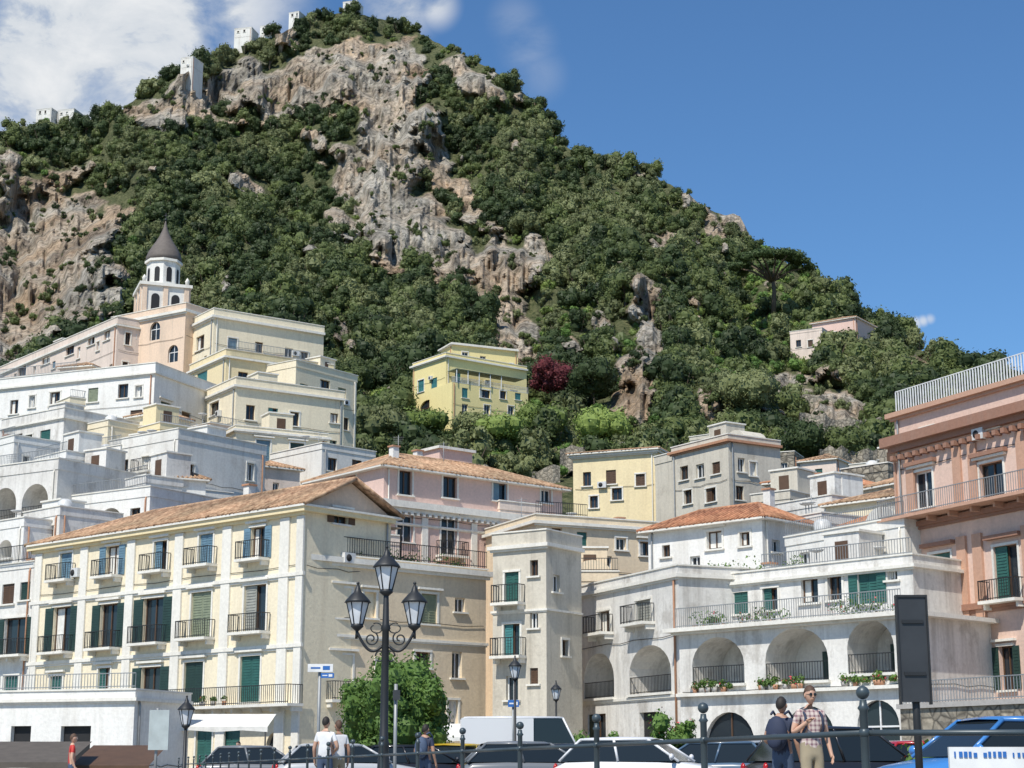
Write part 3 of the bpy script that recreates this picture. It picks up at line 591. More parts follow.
# smaller infill houses, staggered at different angles, some tiled, some with loggias
for (A,B,d,w,arch,tile) in (((20,133,456),(52,134,458),4,'weathered',1,0),((128,143,418),(156,141,414),4,'cream',0,1),((36,128,464),(66,125,460),3.5,'white',1,0),
    ((160,136,428),(190,138,432),4,'yellowish',1,0),((86,127,476),(104,128,478),3,'pinkpale',0,0),((176,121,478),(206,122,480),3,'white',0,1),((-14,134,448),(14,131,444),4,'white',1,0),
    ((210,146,428),(236,148,432),4,'peach',0,0),((70,150,402),(104,152,404),3,'cream',0,0),((126,121,486),(146,119,484),3,'weathered',1,0),((262,136,466),(300,138,470),4,'pinkpale',0,1),((60,163,368),(92,162,364),4,'peach',0,1)):
    L=(B[0]-A[0])*A[1]/1700; z=at(A[0],A[2],A[1])[2]
    ops=[('m',L*.12,L*.12+min(1.9,L*.5),z-3.0,z-.6,'a','none')] if arch and L>2 else []
    H,b_=house('white_house' if w.startswith('wh') or w=='weathered' else 'cream_house',A,B,d,w,ops+rows(L,z-6,z-.2,2.9,2.0,('w','s'),(BR,G,BL),.65,1.0,miss=.2),rows(d,z-6,z-.2,2.9,2.0,('w',),(BR,),.6,.95),parapet=0 if tile else .45)
    if tile: b_.roof(.8,.3)
    else: b_.rooftop(1); railing(H,b_.fr,0,b_.L,0,b_.z1+.5,.7,'iron_light')
    H.finish()
# terrace house at far left of waterfront
H,b_=house('white_house',(-80,115,580),(34,107,572),7,'white2',[(2,584,14,604,'s',BR),(20,582,30,600,'s',DG),(4,618,26,655,'ob',DG),(4,676,18,706,'s',G)],parapet=.3); railing(H,b_.fr,0,b_.L,.3,b_.z1+.4,1,'iron'); b_.rooftop(2); H.finish()
# yellow villa
H=Obj('yellow_villa'); b_=Block(H,(413,251,367),(446,244,358),15,'villa',[(418,380,424,392,'s',TE),(431,378,437,390,'s',TE),(420,400,434,412,'A')],[(455,372,461,384,'s',TE),(470,386,478,396,'w'),(492,388,500,398,'w'),(510,390,518,400,'w')],parapet=.5)
b_.cornice(b_.z1-.2,.25,.4)
b2=Block(H,(441,254,351),(452,250,347),11,'villa',[],[(462,352,468,360,'w'),(480,356,486,364,'w')],z0=b_.z1,parapet=.3); b2.cornice(b2.z1,.2,.4)
b3=Block(H,(452,242,382),(528,250,386),6,'villa',[(462,388,468,398,'s',TE),(480,390,490,398,'w'),(500,391,506,399,'w'),(515,392,521,400,'s',TE),(462,404,468,414,'w'),(484,405,490,415,'w'),(508,406,514,416,'w')],parapet=0)
H.box('awning','shutter_olive',.5,b3.L-1,-2,.4,b3.z1+2.0,b3.z1+2.1,b3.fr)
for k in range(5): H.box('awning_posts','whitepaint',.6+k*2,.7+k*2,.2,.3,b3.z1,b3.z1+2.0,b3.fr)
railing(H,b3.fr,0,b3.L,.0,b3.z1,.9,'whitepaint'); H.finish()
# hill houses
H,b_=house('pink_hill_house',(812,309,324),(856,304,332),9,'pink',[(818,331,824,339,'s',BR),(831,332,837,340,'s',BR),(843,334,849,342,'s',BR)],z0=30,parapet=0); b_.roof(1.6,.4)
b2=Block(H,(790,303,334),(822,300,332),6,'pinkpale',[(796,340,801,347,'w'),(808,340,813,347,'s',BR)],z0=30,parapet=.4); H.finish()
for (A,B,d,w,t) in (((690,178,440),(716,176,438),5,'greybeige',0),((800,168,462),(836,166,460),5,'pinkpale',1),((850,160,468),(884,158,466),5,'greybeige',0),((770,175,456),(794,174,455),4,'stone',0)):
    z=at(A[0],A[2],A[1])[2]; L=(B[0]-A[0])*A[1]/1700
    H,b_=house('stone_cottage',A,B,d,w,rows(L,z-5.8,z-.1,2.8,1.8,('w','s'),(BR,G),.7,1.0),parapet=0 if t else .3)
    if t: b_.roof(.9,.3)
    H.finish()
# summit houses stand just behind the ridge line
for (u,w,h,sh) in ((243,17,9,0),(266,12,5,0),(294,10,6,0),(350,14,3,0),(44,15,6,0),(66,16,4,0),(172,13,3,0),(187,12,5,0)):
    tp=top[int(np.argmin(np.abs(US-u)))]; Y=tp[1]+3; vr=float(np.interp(u,su,sv))+6; vt_=vr-h-5
    zt_=at(u,vt_,Y)[2]
    H,b_=house('summit_house',(u-w/2,Y,vt_),(u+w/2,Y-1.5,vt_),6,'white2',rows(4.5,zt_-4,zt_-.1,2.2,2.0,h=.9,w=.7),z0=tp[2]-9,parapet=.3); H.finish()
# ---------------------------------------------------------------- middle town
H,b_=house('pink_palazzo',(384,112,466),(562,122,486),9,'pink',[(399,467,412,495,'wh'),(443,470,457,498,'wh'),(493,474,507,501,'sh',BL),(541,480,551,503,'w'),(397,515,413,542,'wh'),(441,518,457,556,'whb'),(491,522,507,548,'wh'),(541,526,552,552,'w'),(399,566,413,590,'s',OL),(444,572,457,594,'s',OL)],[],[(345,470,356,490,'w'),(360,505,371,525,'w')],parapet=0)
z=b_.fr.hit(384,506)[1]; b_.cornice(z,.45,.45); b_.cornice(z-2.0+.9,.12,.14,sides=False)
k=int(b_.L/.5)
for i in range(k): H.box('dentils','trim',i*.5+.05,i*.5+.27,.003,.34,z-.45,z-.28,b_.fr)
for u in (384.5,425,474,525,560): a=b_.fr.hit(u,480)[0]; H.box('pilasters','trim',max(0,a-.25),min(b_.L,a+.25),.001,.1,0,z-.5,b_.fr)
b_.roof(1.9,.5); antenna(H,b_.fr,4,-4,b_.z1+1); antenna(H,b_.fr,8,-4,b_.z1+1); chimney(H,b_.fr,6,-5,b_.z1+.8,1.6); chimney(H,b_.fr,2.5,-3,b_.z1+.8,1.2)
H.box('attic_room','pink',8,11,-7,-4.5,b_.z1+.3,b_.z1+2.8,b_.fr); H.box('attic_room','trim',7.8,11.2,-7.2,-4.3,b_.z1+2.801,b_.z1+3.0,b_.fr); H.finish()
H,b_=house('cream_house',(573,150,455),(656,147,459),9,'yellowish',[(583,472,591,486,'w'),(606,470,616,484,'s',BR),(612,488,622,500,'w'),(636,474,645,486,'s',BR),(590,496,598,508,'w')],parapet=0); b_.cornice(b_.z1-.3,.2,.3); b_.roof(1.0,.5); H.finish()
H,b_=house('stone_townhouse',(655,144,464),(672,142,460),8,'greybeige',parapet=.6); H.finish()
H,b_=house('stone_townhouse',(672,139,454),(728,133,442),5.5,'greybeige',[(680,466,688,480,'w'),(696,464,704,478,'w'),(712,462,720,474,'s',BR),(684,490,692,504,'w'),(706,488,716,502,'s',BR)],[(738,458,745,472,'w'),(750,462,756,476,'w'),(736,486,744,500,'w')],parapet=.5); b_.cornice(b_.z1-.1,.2,.3,'clay'); b_.rooftop(2); H.finish()
H,b_=house('cream_house',(536,110,522),(662,114,541),8,'creamannex',[(552,528,562,542,'w'),(577,532,587,546,'s',G),(616,538,626,550,'w'),(640,542,656,556,'wh'),(600,556,612,576,'w')],auto=True,parapet=.5); b_.cornice(b_.z1-.1,.2,.3); railing(H,b_.fr,0,b_.L*.4,0,b_.z1+.6,.8,'iron'); b_.rooftop(4); chimney(H,b_.fr,8,-4,b_.z1); H.finish()
H,b_=house('white_house',(648,104,532),(762,98,524),5,'white',[(707,531,722,549,'wh',BL),(662,545,670,557,'w'),(740,532,750,546,'w'),(690,556,700,570,'w')],[(772,540,780,552,'w')],parapet=0); b_.roof(1.3,.5,mat='tiles_red'); chimney(H,b_.fr,6.2,-4,b_.z1+.5,1.8); H.finish()
for (A,B,d,w,t) in (((766,128,484),(815,126,482),7,'greybeige',1),((800,122,494),(850,118,492),5,'peach',1),((842,130,476),(888,127,474),6,'stone',0),((776,112,512),(832,108,508),5,'weathered',0),((826,108,506),(905,104,510),6,'cream',1),((862,118,490),(912,114,488),5,'greybeige',1),((752,118,502),(790,116,500),5,'greybeige',0),((505,128,520),(545,128,522),6,'cream',1),((500,118,508),(540,120,510),6,'pinkpale',0),((350,106,540),(400,108,546),6,'pinkpale',0),((780,104,528),(822,101,526),4,'white2',0),((838,100,530),(880,97,528),4,'weathered',1)):
    z=at(A[0],A[2],A[1])[2]; L=(B[0]-A[0])*A[1]/1700
    H,b_=house('townhouse',A,B,d,w,rows(L,z-6.3,z-.1,3.0,2.4,('w','s','w'),(BR,G,DG),.8,1.2),parapet=0 if t else .5)
    if t: b_.roof(1.0,.35,mat=random.choice(('tiles','tiles_red')))
    else: b_.rooftop(3)
    H.finish()
# ---------------------------------------------------------------- waterfront: big cream apartment building
H=Obj('apartment_building')
fr_ops=[]
for (u0,v0,u1,v1,k) in ((60,553,72,580,'sbh'),(106,546,119,576,'obh'),(154,541,167,571,'sbh'),(199,534,213,565,'sbh'),(251,527,265,559,'obh')): fr_ops.append((u0,v0,u1,v1,k,BL))
for (u0,v0,u1,v1,k,c) in ((53,607,70,652,'obh',DG),(100,604,117,648,'obh',DG),(143,598,163,643,'obh',DG),(191,592,211,638,'sbh',OL),(244,585,266,632,'sbh','shutter_grey'),(98,668,110,695,'sh',G),(141,667,160,708,'oh',DG),(184,662,203,703,'sh',DG),(240,656,260,702,'sh',G),(50,676,62,702,'sh',G),(150,722,176,768,'d',DG),(196,722,212,766,'sh',G),(222,718,240,750,'s',G),(266,732,284,768,'A',G),(98,722,116,768,'d',DG)): fr_ops.append((u0,v0,u1,v1,k,c))
b_=Block(H,(36,107,546),(305,90,506),6.4,'cream',fr_ops,[(334,503,348,524,'oh',BR)],parapet=0)
for vv in (590,656,712): z=b_.fr.hit(170,vv)[1]; b_.cornice(z,.2,.16,'trim',False)
b_.cornice(b_.z1-.35,.3,.4,'yellowish')
for u in (37.5,83,130,178,226,284,301): a=b_.fr.hit(u,600)[0]; H.box('pilasters','trim',max(-.05,a-.38),min(b_.L+.05,a+.38),.001,.12,0,b_.z1-.55,b_.fr)
s0=b_.fr.hit(133,700)[0]; zb=b_.fr.hit(230,706)[1]; balcony(H,b_.fr,s0,b_.L+.3,zb,1.1)
b_.roof(1.75,.5,il=8,ir=0,wall='peach'); chimney(H,b_.fr,16,-4,b_.z1+1.2,1.3); H.finish(); bigb=b_
H=Obj('cream_annex')
b_=Block(H,(306,90.6,558),(486,99,586),8,'creamannex',[(334,588,351,618,'sh',OL),(364,592,376,618,'wh'),(421,594,437,624,'sh',OL),(331,655,352,700,'shb',G),(376,660,391,684,'s',BR),(415,652,430,668,'w'),(452,652,462,678,'w'),(448,700,458,724,'w'),(330,720,352,768,'d'),(400,716,420,768,'d'),(455,598,465,612,'w')],parapet=.3)
b_.cornice(b_.z1-.1,.3,.35); z=b_.fr.hit(390,640)[1]; b_.cornice(z,.15,.12,sides=False); railing(H,b_.fr,.1,b_.L,.05,b_.z1+.42,.95,'iron'); 
H.box('sunshade','canvas_tan',3,7,-3.5,-.8,b_.z1+2.3,b_.z1+2.36,b_.fr)
for a in (3,5,7): H.box('sunshade','iron',a-.04,a+.04,-.84,-.76,b_.z1,b_.z1+2.3,b_.fr)
H.finish(); annex=b_
H,b_=house('stone_townhouse',(493,94.5,549),(546,92.5,539),3.6,'greybeige',[(505,572,519,603,'sb',G),(504,624,520,656,'sb',TE),(506,676,518,700,'w'),(530,560,538,576,'w'),(530,612,538,628,'w'),(530,668,538,684,'s',BR)],[(553,575,560,592,'w'),(562,640,568,656,'w')],parapet=.8)
b_.cornice(b_.z1-.1,.2,.25); b_.cornice(b_.fr.hit(520,612)[1],.12,.1,sides=True); H.finish()
H,b_=house('stone_townhouse',(560,104,580),(618,104,586),5,'creamannex',[(592,596,600,610,'w'),(572,592,580,606,'s',G)],parapet=.5); railing(H,b_.fr,.1,b_.L,.05,b_.z1+.55,.8); b_.rooftop(2); H.finish()
# arcade building
H=Obj('arcaded_building')
b_=Block(H,(569,100,598),(678,88,571),9,'weathered',[(598,611,610,633,'wb'),(636,600,651,623,'sb','shutter_grey'),(584,653,614,698,'ar','none'),(629,645,671,693,'ar','none'),(588,714,606,768,'s',DG),(640,712,660,768,'d')],parapet=.5)
b_.cornice(b_.z1-.1,.18,.22)
z=b_.fr.hit(600,703)[1]; b_.cornice(z,.14,.1,sides=False)
c_=Block(H,(679,87.6,632),(908,77.5,611),9,'weathered',[(692,637,744,684,'ar',DG),(765,628,828,681,'ar',DG),(847,617,894,673,'ar',DG),(705,712,755,772,'A'),(785,706,835,772,'A'),(858,700,900,772,'A')],parapet=0)
c_.cornice(c_.z1-.05,.2,.6); railing(H,c_.fr,.1,c_.L-.1,.4,c_.z1+.16,1.0,'iron_light',step=.14); z=c_.fr.hit(760,694)[1]; H.box('ledge','trim',0,c_.L,.001,.35,z,z+.16,c_.fr)
d_=Block(H,(690,91.5,588),(912,81,556),6,'weathered',[(712,592,724,612,'w'),(733,592,748,614,'s',G),(763,588,778,610,'s',G),(801,578,818,603,'w'),(828,574,842,600,'w'),(858,567,877,604,'so',G),(887,562,897,580,'w')],z0=c_.z1,parapet=.5)
d_.cornice(d_.z1-.1,.16,.25); railing(H,d_.fr,5,d_.L,.0,d_.z1+.55,.8,'iron_light'); chimney(H,d_.fr,3,-3,d_.z1); chimney(H,d_.fr,8,-3,d_.z1); d_.rooftop(3)
e_=Block(H,(786,94,545),(905,86,533),4,'white2',[(800,552,810,566,'w'),(832,548,842,562,'s',BL),(866,544,878,560,'w')],z0=d_.z1,parapet=.4); e_.rooftop(3); railing(H,e_.fr,0,e_.L,0,e_.z1+.45,.8,'iron_light')
H.finish()
# stone base wall of right part
H=Obj('stone_quay_wall'); A=at(900,705,70); B=at(1180,690,58)
H.loc=(A[0],A[1],0)
L=math.hypot(B[0]-A[0],B[1]-A[1]); fr=Frame((A[0],A[1]),((B[0]-A[0])/L,(B[1]-A[1])/L),((B[1]-A[1])/L,-(B[0]-A[0])/L))
H.box('masonry','stone',0,L,-2,0,0,3.1,fr); H.box('coping','concrete',-.1,L+.1,-2.1,.12,3.101,3.3,fr); railing(H,fr,0,L,-.2,3.3,.9,'iron_light'); H.finish()
# right salmon palazzo
H=Obj('salmon_palazzo')
ops=[(921,428,934,440,'w'),(983,416,999,428,'w'),(914,471,933,508,'wh'),(980,462,1004,500,'wh'),(931,553,952,604,'sb',G),(995,545,1019,600,'sb',G),(1050,535,1080,595,'sb',G),(938,652,951,692,'oh',DG),(1000,646,1014,690,'oh',DG)]
b_=Block(H,(894,88,416),(1160,71.7,375),10,'salmonlight',ops,parapet=0)
fr=b_.fr
for v_,h_,o_ in ((448,.5,.6),(532,.25,.3),(620,.3,.25)): z=fr.hit(894,v_)[1]; b_.cornice(z,h_,o_,'terracotta_trim',False)
z=fr.hit(894,522)[1]; balcony(H,fr,-.2,b_.L,z,1.3,'iron_light','salmon')
zc=fr.hit(894,452)[1]
for i in range(int(b_.L/.6)): H.box('dentils','terracotta_trim',i*.6+.05,i*.6+.3,.003,.45,zc-.55,zc-.31,fr)
for u in (896.5,916,964,980,1030,1045): a=fr.hit(u,570)[0]; H.box('pilasters','salmon',max(0,a-.33),a+.33,.001,.14,0,z-1.4,fr); H.box('pilasters','salmon',max(0,a-.3),a+.3,.002,.12,z+.02,zc-.6,fr)
for (u0,v0,u1,v1) in ((931,553,952,604),(995,545,1019,600),(914,471,933,508),(980,462,1004,500)):
    s0=fr.hit(u0,(v0+v1)/2)[0]; s1=fr.hit(u1,(v0+v1)/2)[0]; zt=fr.hit((u0+u1)/2,v0)[1]; H.box('window_pediment','terracotta_trim',s0-.4,s1+.4,.01,.32,zt+.35,zt+.55,fr)
railing(H,fr,.1,b_.L,-.1,b_.z1,1.3,'whitepaint',step=.2,rt=.05); b_.cornice(b_.z1-.15,.25,.35,'salmon',False)
H.finish()
# low white terrace on left
H,b_=house('terrace_block',(-80,84,702),(134,80,716),5,'white',[(10,726,30,768,'d'),(60,726,90,768,'d')],parapet=.4); b_.cornice(b_.z1-.1,.15,.2); railing(H,b_.fr,0,b_.L,0,b_.z1+.5,.7,'iron_light'); H.finish()
# awnings
def awning(name,u0,u1,v,Y,dep,mat):
    p=at(u0,v,Y); q=at(u1,v,Y); H=Obj(name,(p[0],p[1],0)); z=p[2]; n=max(2,int((q[0]-p[0])/1.2)); vv=[];ff=[]
    for i in range(n+1):
        x=p[0]+(q[0]-p[0])*i/n; vv+=[(x,Y+dep,z),(x,Y,z-.7),(x,Y,z-.95+(.08 if i%2 else 0))]
    for i in range(n): ff+=[(i*3,i*3+1,i*3+4,i*3+3),(i*3+1,i*3+2,i*3+5,i*3+4)]
    H.add('canvas',mat,vv,ff)
    for x in (p[0]+.1,q[0]-.1): H.tube('posts','iron',[(x,Y+.05,0),(x,Y+.05,z-.7)],.04,6)
    H.finish()
awning('awning',165,268,712,84,3,'canvas'); awning('awning',376,470,722,84,3,'canvas'); awning('awning',-30,70,740,56,3,'canvas_dark'); awning('awning',72,150,744,58,3,'shutter_brown')
# plants on terraces
def pots(name,fr,s0,s1,n,z,mat='leaf_near',k=12,size=.35,flowers=True):
    p=fr.P((s0+s1)/2,n,z); H=Obj(name,p); rng=np.random.default_rng(int(abs(s1*37+z*11))); cs=[];rs=[]
    for i in range(k):
        a=rng.uniform(s0,s1); q=fr.P(a,n+rng.uniform(-.1,.1),z); r=size*rng.uniform(.4,1.3); cs.append((q[0],q[1],z+.22+r*.6)); rs.append(r*.8)
        if r>size*.7: H.lathe('pots',random.choice(('clay','concrete','clay')),(q[0],q[1],z),[(.10,0),(.15,.24)],8)
    v,f=foliage_arrays(rng,cs,rs,36,.08,core=False); H.add('foliage',mat,v,f)
    if flowers:
        v,f=foliage_arrays(rng,cs[::3],[r*1.05 for r in rs[::3]],10,.05,core=False); H.add('flowers','flower',v,f)
    H.finish()
pots('potted_plants',annex.fr,.3,annex.L*.95,-.6,annex.z1+.05,k=26,size=.5,flowers=False)
pots('potted_plants',c_.fr,.5,c_.L*.5,-.2,c_.z1+.02,k=20,size=.4); pots('potted_plants',c_.fr,c_.L*.5,c_.L*.95,-.4,c_.z1+.02,k=10,size=.5)
z=c_.fr.hit(760,694)[1]+.16
for (x0,x1) in ((.06,.26),(.38,.62),(.72,.95)): pots('flower_boxes',c_.fr,c_.L*x0,c_.L*x1,.18,z,k=16,size=.28)
pots('flower_boxes',Frame(bigb.fr.O,bigb.fr.D,bigb.fr.N),bigb.L*.45,bigb.L,.8,zb,k=10,size=.2)
pots('potted_plants',d_.fr,1,d_.L*.5,-.5,d_.z1+.3,k=14,size=.55,flowers=False)
def hedge(name,u0,u1,v,Y,mat='leaf_near',fl=True):
    p=at(u0,v,Y);q=at(u1,v,Y); H=Obj(name,((p[0]+q[0])/2,Y,0)); rng=np.random.default_rng(int(u0)); cs=[];rs=[]
    for i in range(int((q[0]-p[0])*7)+8):
        r=rng.uniform(.2,.5); cs.append((rng.uniform(p[0],q[0]),Y+rng.uniform(-.5,.5),rng.uniform(.3,max(.5,p[2]-.2)))); rs.append(r)
    v_,f=foliage_arrays(rng,cs,rs,90,.07); H.add('foliage',mat,v_,f)
    if fl: v_,f=foliage_arrays(rng,cs,[r*1.05 for r in rs],6,.05,core=False); H.add('flowers','flower',v_,f)
    H.finish()
hedge('oleander_hedge',612,700,712,64); hedge('oleander_hedge',908,955,752,30); hedge('oleander_hedge',560,600,735,66,fl=False)
# street tree
p=at(397,768,52); single_tree('street_tree',(p[0],52,0),4.3,4.3,'leaf_near',11,nl=70,nleaf=200,size=.07,crown=.86,rs=(.07,.16),trunk=.1)
# ---------------------------------------------------------------- street furniture
def lantern(H,c,s=1.0):
    x,y,z=c
    H.lathe('lantern_glass','lampglass',c,[(.10*s,.05*s),(.20*s,.44*s)],6,smooth=False)
    H.lathe('lantern_cap','iron',(x,y,z+.44*s),[(.25*s,0),(.22*s,.05*s),(.12*s,.16*s),(.07*s,.20*s),(.05*s,.26*s),(.02*s,.34*s)],12)
    H.lathe('lantern_base','iron',c,[(.03*s,-.08*s),(.12*s,.0),(.11*s,.05*s)],12)
    for k in range(6):
        a=k*math.pi/3; H.tube('lantern_frame','iron',[(x+.105*s*math.cos(a),y+.105*s*math.sin(a),z+.04*s),(x+.205*s*math.cos(a),y+.205*s*math.sin(a),z+.45*s)],.012*s,5)
    H.ball('finial','iron',(x,y,z+.8*s),.03*s)
def street_lamp(base,h):
    x,y,z=base; H=Obj('street_lamp',base)
    H.lathe('post','iron',base,[(.24,0),(.24,.12),(.18,.18),(.16,.55),(.18,.6),(.11,.72),(.085,1.1),(.10,1.15),(.075,1.2),(.06,h-1.5),(.09,h-1.45),(.06,h-1.38),(.045,h-.85),(.03,h-.8)],14)
    lantern(H,(x,y,z+h-.82),1.0)
    for sgn in (-1,1):
        Q=(lambda a:(x+a,y)); z0=z+h-1.75
        H.tube('arm','iron',[(*Q(sgn*(.05+.46*t)),z0-.14*math.sin(t*math.pi)+.26*t*t) for t in np.linspace(0,1,16)],.026,8)
        H.tube('scroll','iron',[(*Q(sgn*(.25+ (.13-.10*t)*math.cos(t*9+2))),z0+.12+(.13-.10*t)*math.sin(t*9+2)) for t in np.linspace(0,1,26)],.014,6)
        H.tube('scroll','iron',[(*Q(sgn*(.10+.07*math.cos(t*6))),z0-.18+.09*math.sin(t*6)) for t in np.linspace(0,.9,14)],.014,6)
        H.tube('scroll','iron',[(*Q(sgn*(.16+.10*math.cos(t*7+1))),z0+.30+.10*math.sin(t*7+1)*(1-t*.4)) for t in np.linspace(0,.9,16)],.012,6)
        lantern(H,(*Q(sgn*.50),z+h-1.42),.95)
        H.tube('arm','iron',[(*Q(sgn*.51),z0+.12),(*Q(sgn*.50),z+h-1.44)],.025,6)
    H.finish()
p=at(387,546,30); street_lamp((p[0],30,0),p[2])
def small_lamp(u,v,Y):
    p=at(u,v,Y); H=Obj('street_lamp',(p[0],Y,0)); H.lathe('post','iron',(p[0],Y,0),[(.12,0),(.12,.5),(.05,.6),(.04,p[2]-.85)],10); lantern(H,(p[0],Y,p[2]-.8),.95); H.finish()
small_lamp(515,655,58); small_lamp(556,680,70); small_lamp(187,695,45)
def post_sign(name,u,vt,Y,boards,r=.035):
    p=at(u,vt,Y); H=Obj(name,(p[0],Y,0)); H.tube('post','iron_light',[(p[0],Y,0),(p[0],Y,p[2])],r,8)
    for (u0,v0,u1,v1,mat) in boards:
        a=at(u0,v0,Y-.06); b=at(u1,v1,Y-.06); H.box('board',mat,a[0],b[0],Y-.09,Y-.05,b[2],a[2])
        if mat in('signblue','whitepaint'):
            other='whitepaint' if mat=='signblue' else 'signblue'; w=b[0]-a[0];h=a[2]-b[2]
            H.box('marking',other,a[0]+w*.12,a[0]+w*.5,Y-.094,Y-.0905,b[2]+h*.4,b[2]+h*.6); H.box('marking',other,a[0]+w*.6,a[0]+w*.88,Y-.094,Y-.0905,b[2]+h*.25,b[2]+h*.75)
    H.finish()
post_sign('direction_sign',320,664,38,[(308,664,333,672,'whitepaint'),(321,673,334,678,'signblue')])
post_sign('notice_board',158,708,40,[(150,710,168,750,'signgrey')]); post_sign('direction_sign',396,684,34,[(393,690,400,700,'signback')])
post_sign('notice_board',513,700,60,[(508,700,519,707,'signblue')])
# dark totem sign
p0=at(896,598,20); p1=at(932,702,20); H=Obj('information_totem',((p0[0]+p1[0])/2,20,0))
H.box('panel','signback',p0[0],p1[0]-.03,19.94,20.0,p1[2],p0[2]); H.box('panel_frame','iron',p0[0]-.02,p0[0]-.001,19.92,20.02,p1[2]-.03,p0[2]+.03); H.box('panel_frame','iron',p1[0]-.029,p1[0]-.01,19.92,20.02,p1[2]-.03,p0[2]+.03); H.box('panel_frame','iron',p0[0],p1[0]-.03,19.925,20.01,p0[2]+.001,p0[2]+.03)
for fz in (.25,.75): H.box('bracket','iron',p0[0]+.04,p1[0]-.07,19.92,19.939,p1[2]+(p0[2]-p1[2])*fz,p1[2]+(p0[2]-p1[2])*fz+.04)
H.tube('post','iron',[((p0[0]+p1[0])/2,20.03,0),((p0[0]+p1[0])/2,20.03,p0[2]-.1)],.045,8); H.lathe('foot','iron',((p0[0]+p1[0])/2,20.03,0),[(.16,0),(.15,.04),(.06,.06)],12); H.finish()
# railing on sea wall
H=Obj('quay_railing',(1.95,9.6,0)); posts=[]
for i in range(24): y=9.6+2.4*i; posts.append((1.95-.26*(y-9.6),y))
right=[(1.95+1.5*i,9.6-.2*i) for i in range(1,4)]
zt=1.12
def rpost(x,y):
    H.lathe('post','rail_paint',(x,y,0),[(.05,0),(.05,.06),(.025,.09),(.023,zt-.10),(.034,zt-.085),(.023,zt-.07),(.019,zt-.04)],10); H.ball('post_ball','rail_paint',(x,y,zt),.038,12)
    for zz in (.90,.62,.34): H.ball('post_joint','rail_paint',(x,y,zz),.032,10)
for p in posts+right: rpost(*p)
seq=right[::-1]+posts
for i in range(len(seq)-1):
    for zz in (.90,.62,.34): H.tube('rail','rail_paint',[(*seq[i],zz),(*seq[i+1],zz)],.017,8)
H.finish()
# name banner hung on railing
H=Obj('banner_sign',(2.9,9.4,0)); a=at(948,747,9.3); b2=at(1060,770,9.3)
H.box('panel','whitepaint',a[0],b2[0],9.28,9.31,.45,a[2]); 
for k in range(20):
    x=a[0]+.025+k*.026; w_=random.choice((.008,.014,.018))
    if k%6==5: continue
    H.box('lettering','signblue',x,x+w_,9.275,9.2795,a[2]-.055,a[2]-.03+random.choice((0,.006)))
H.finish()
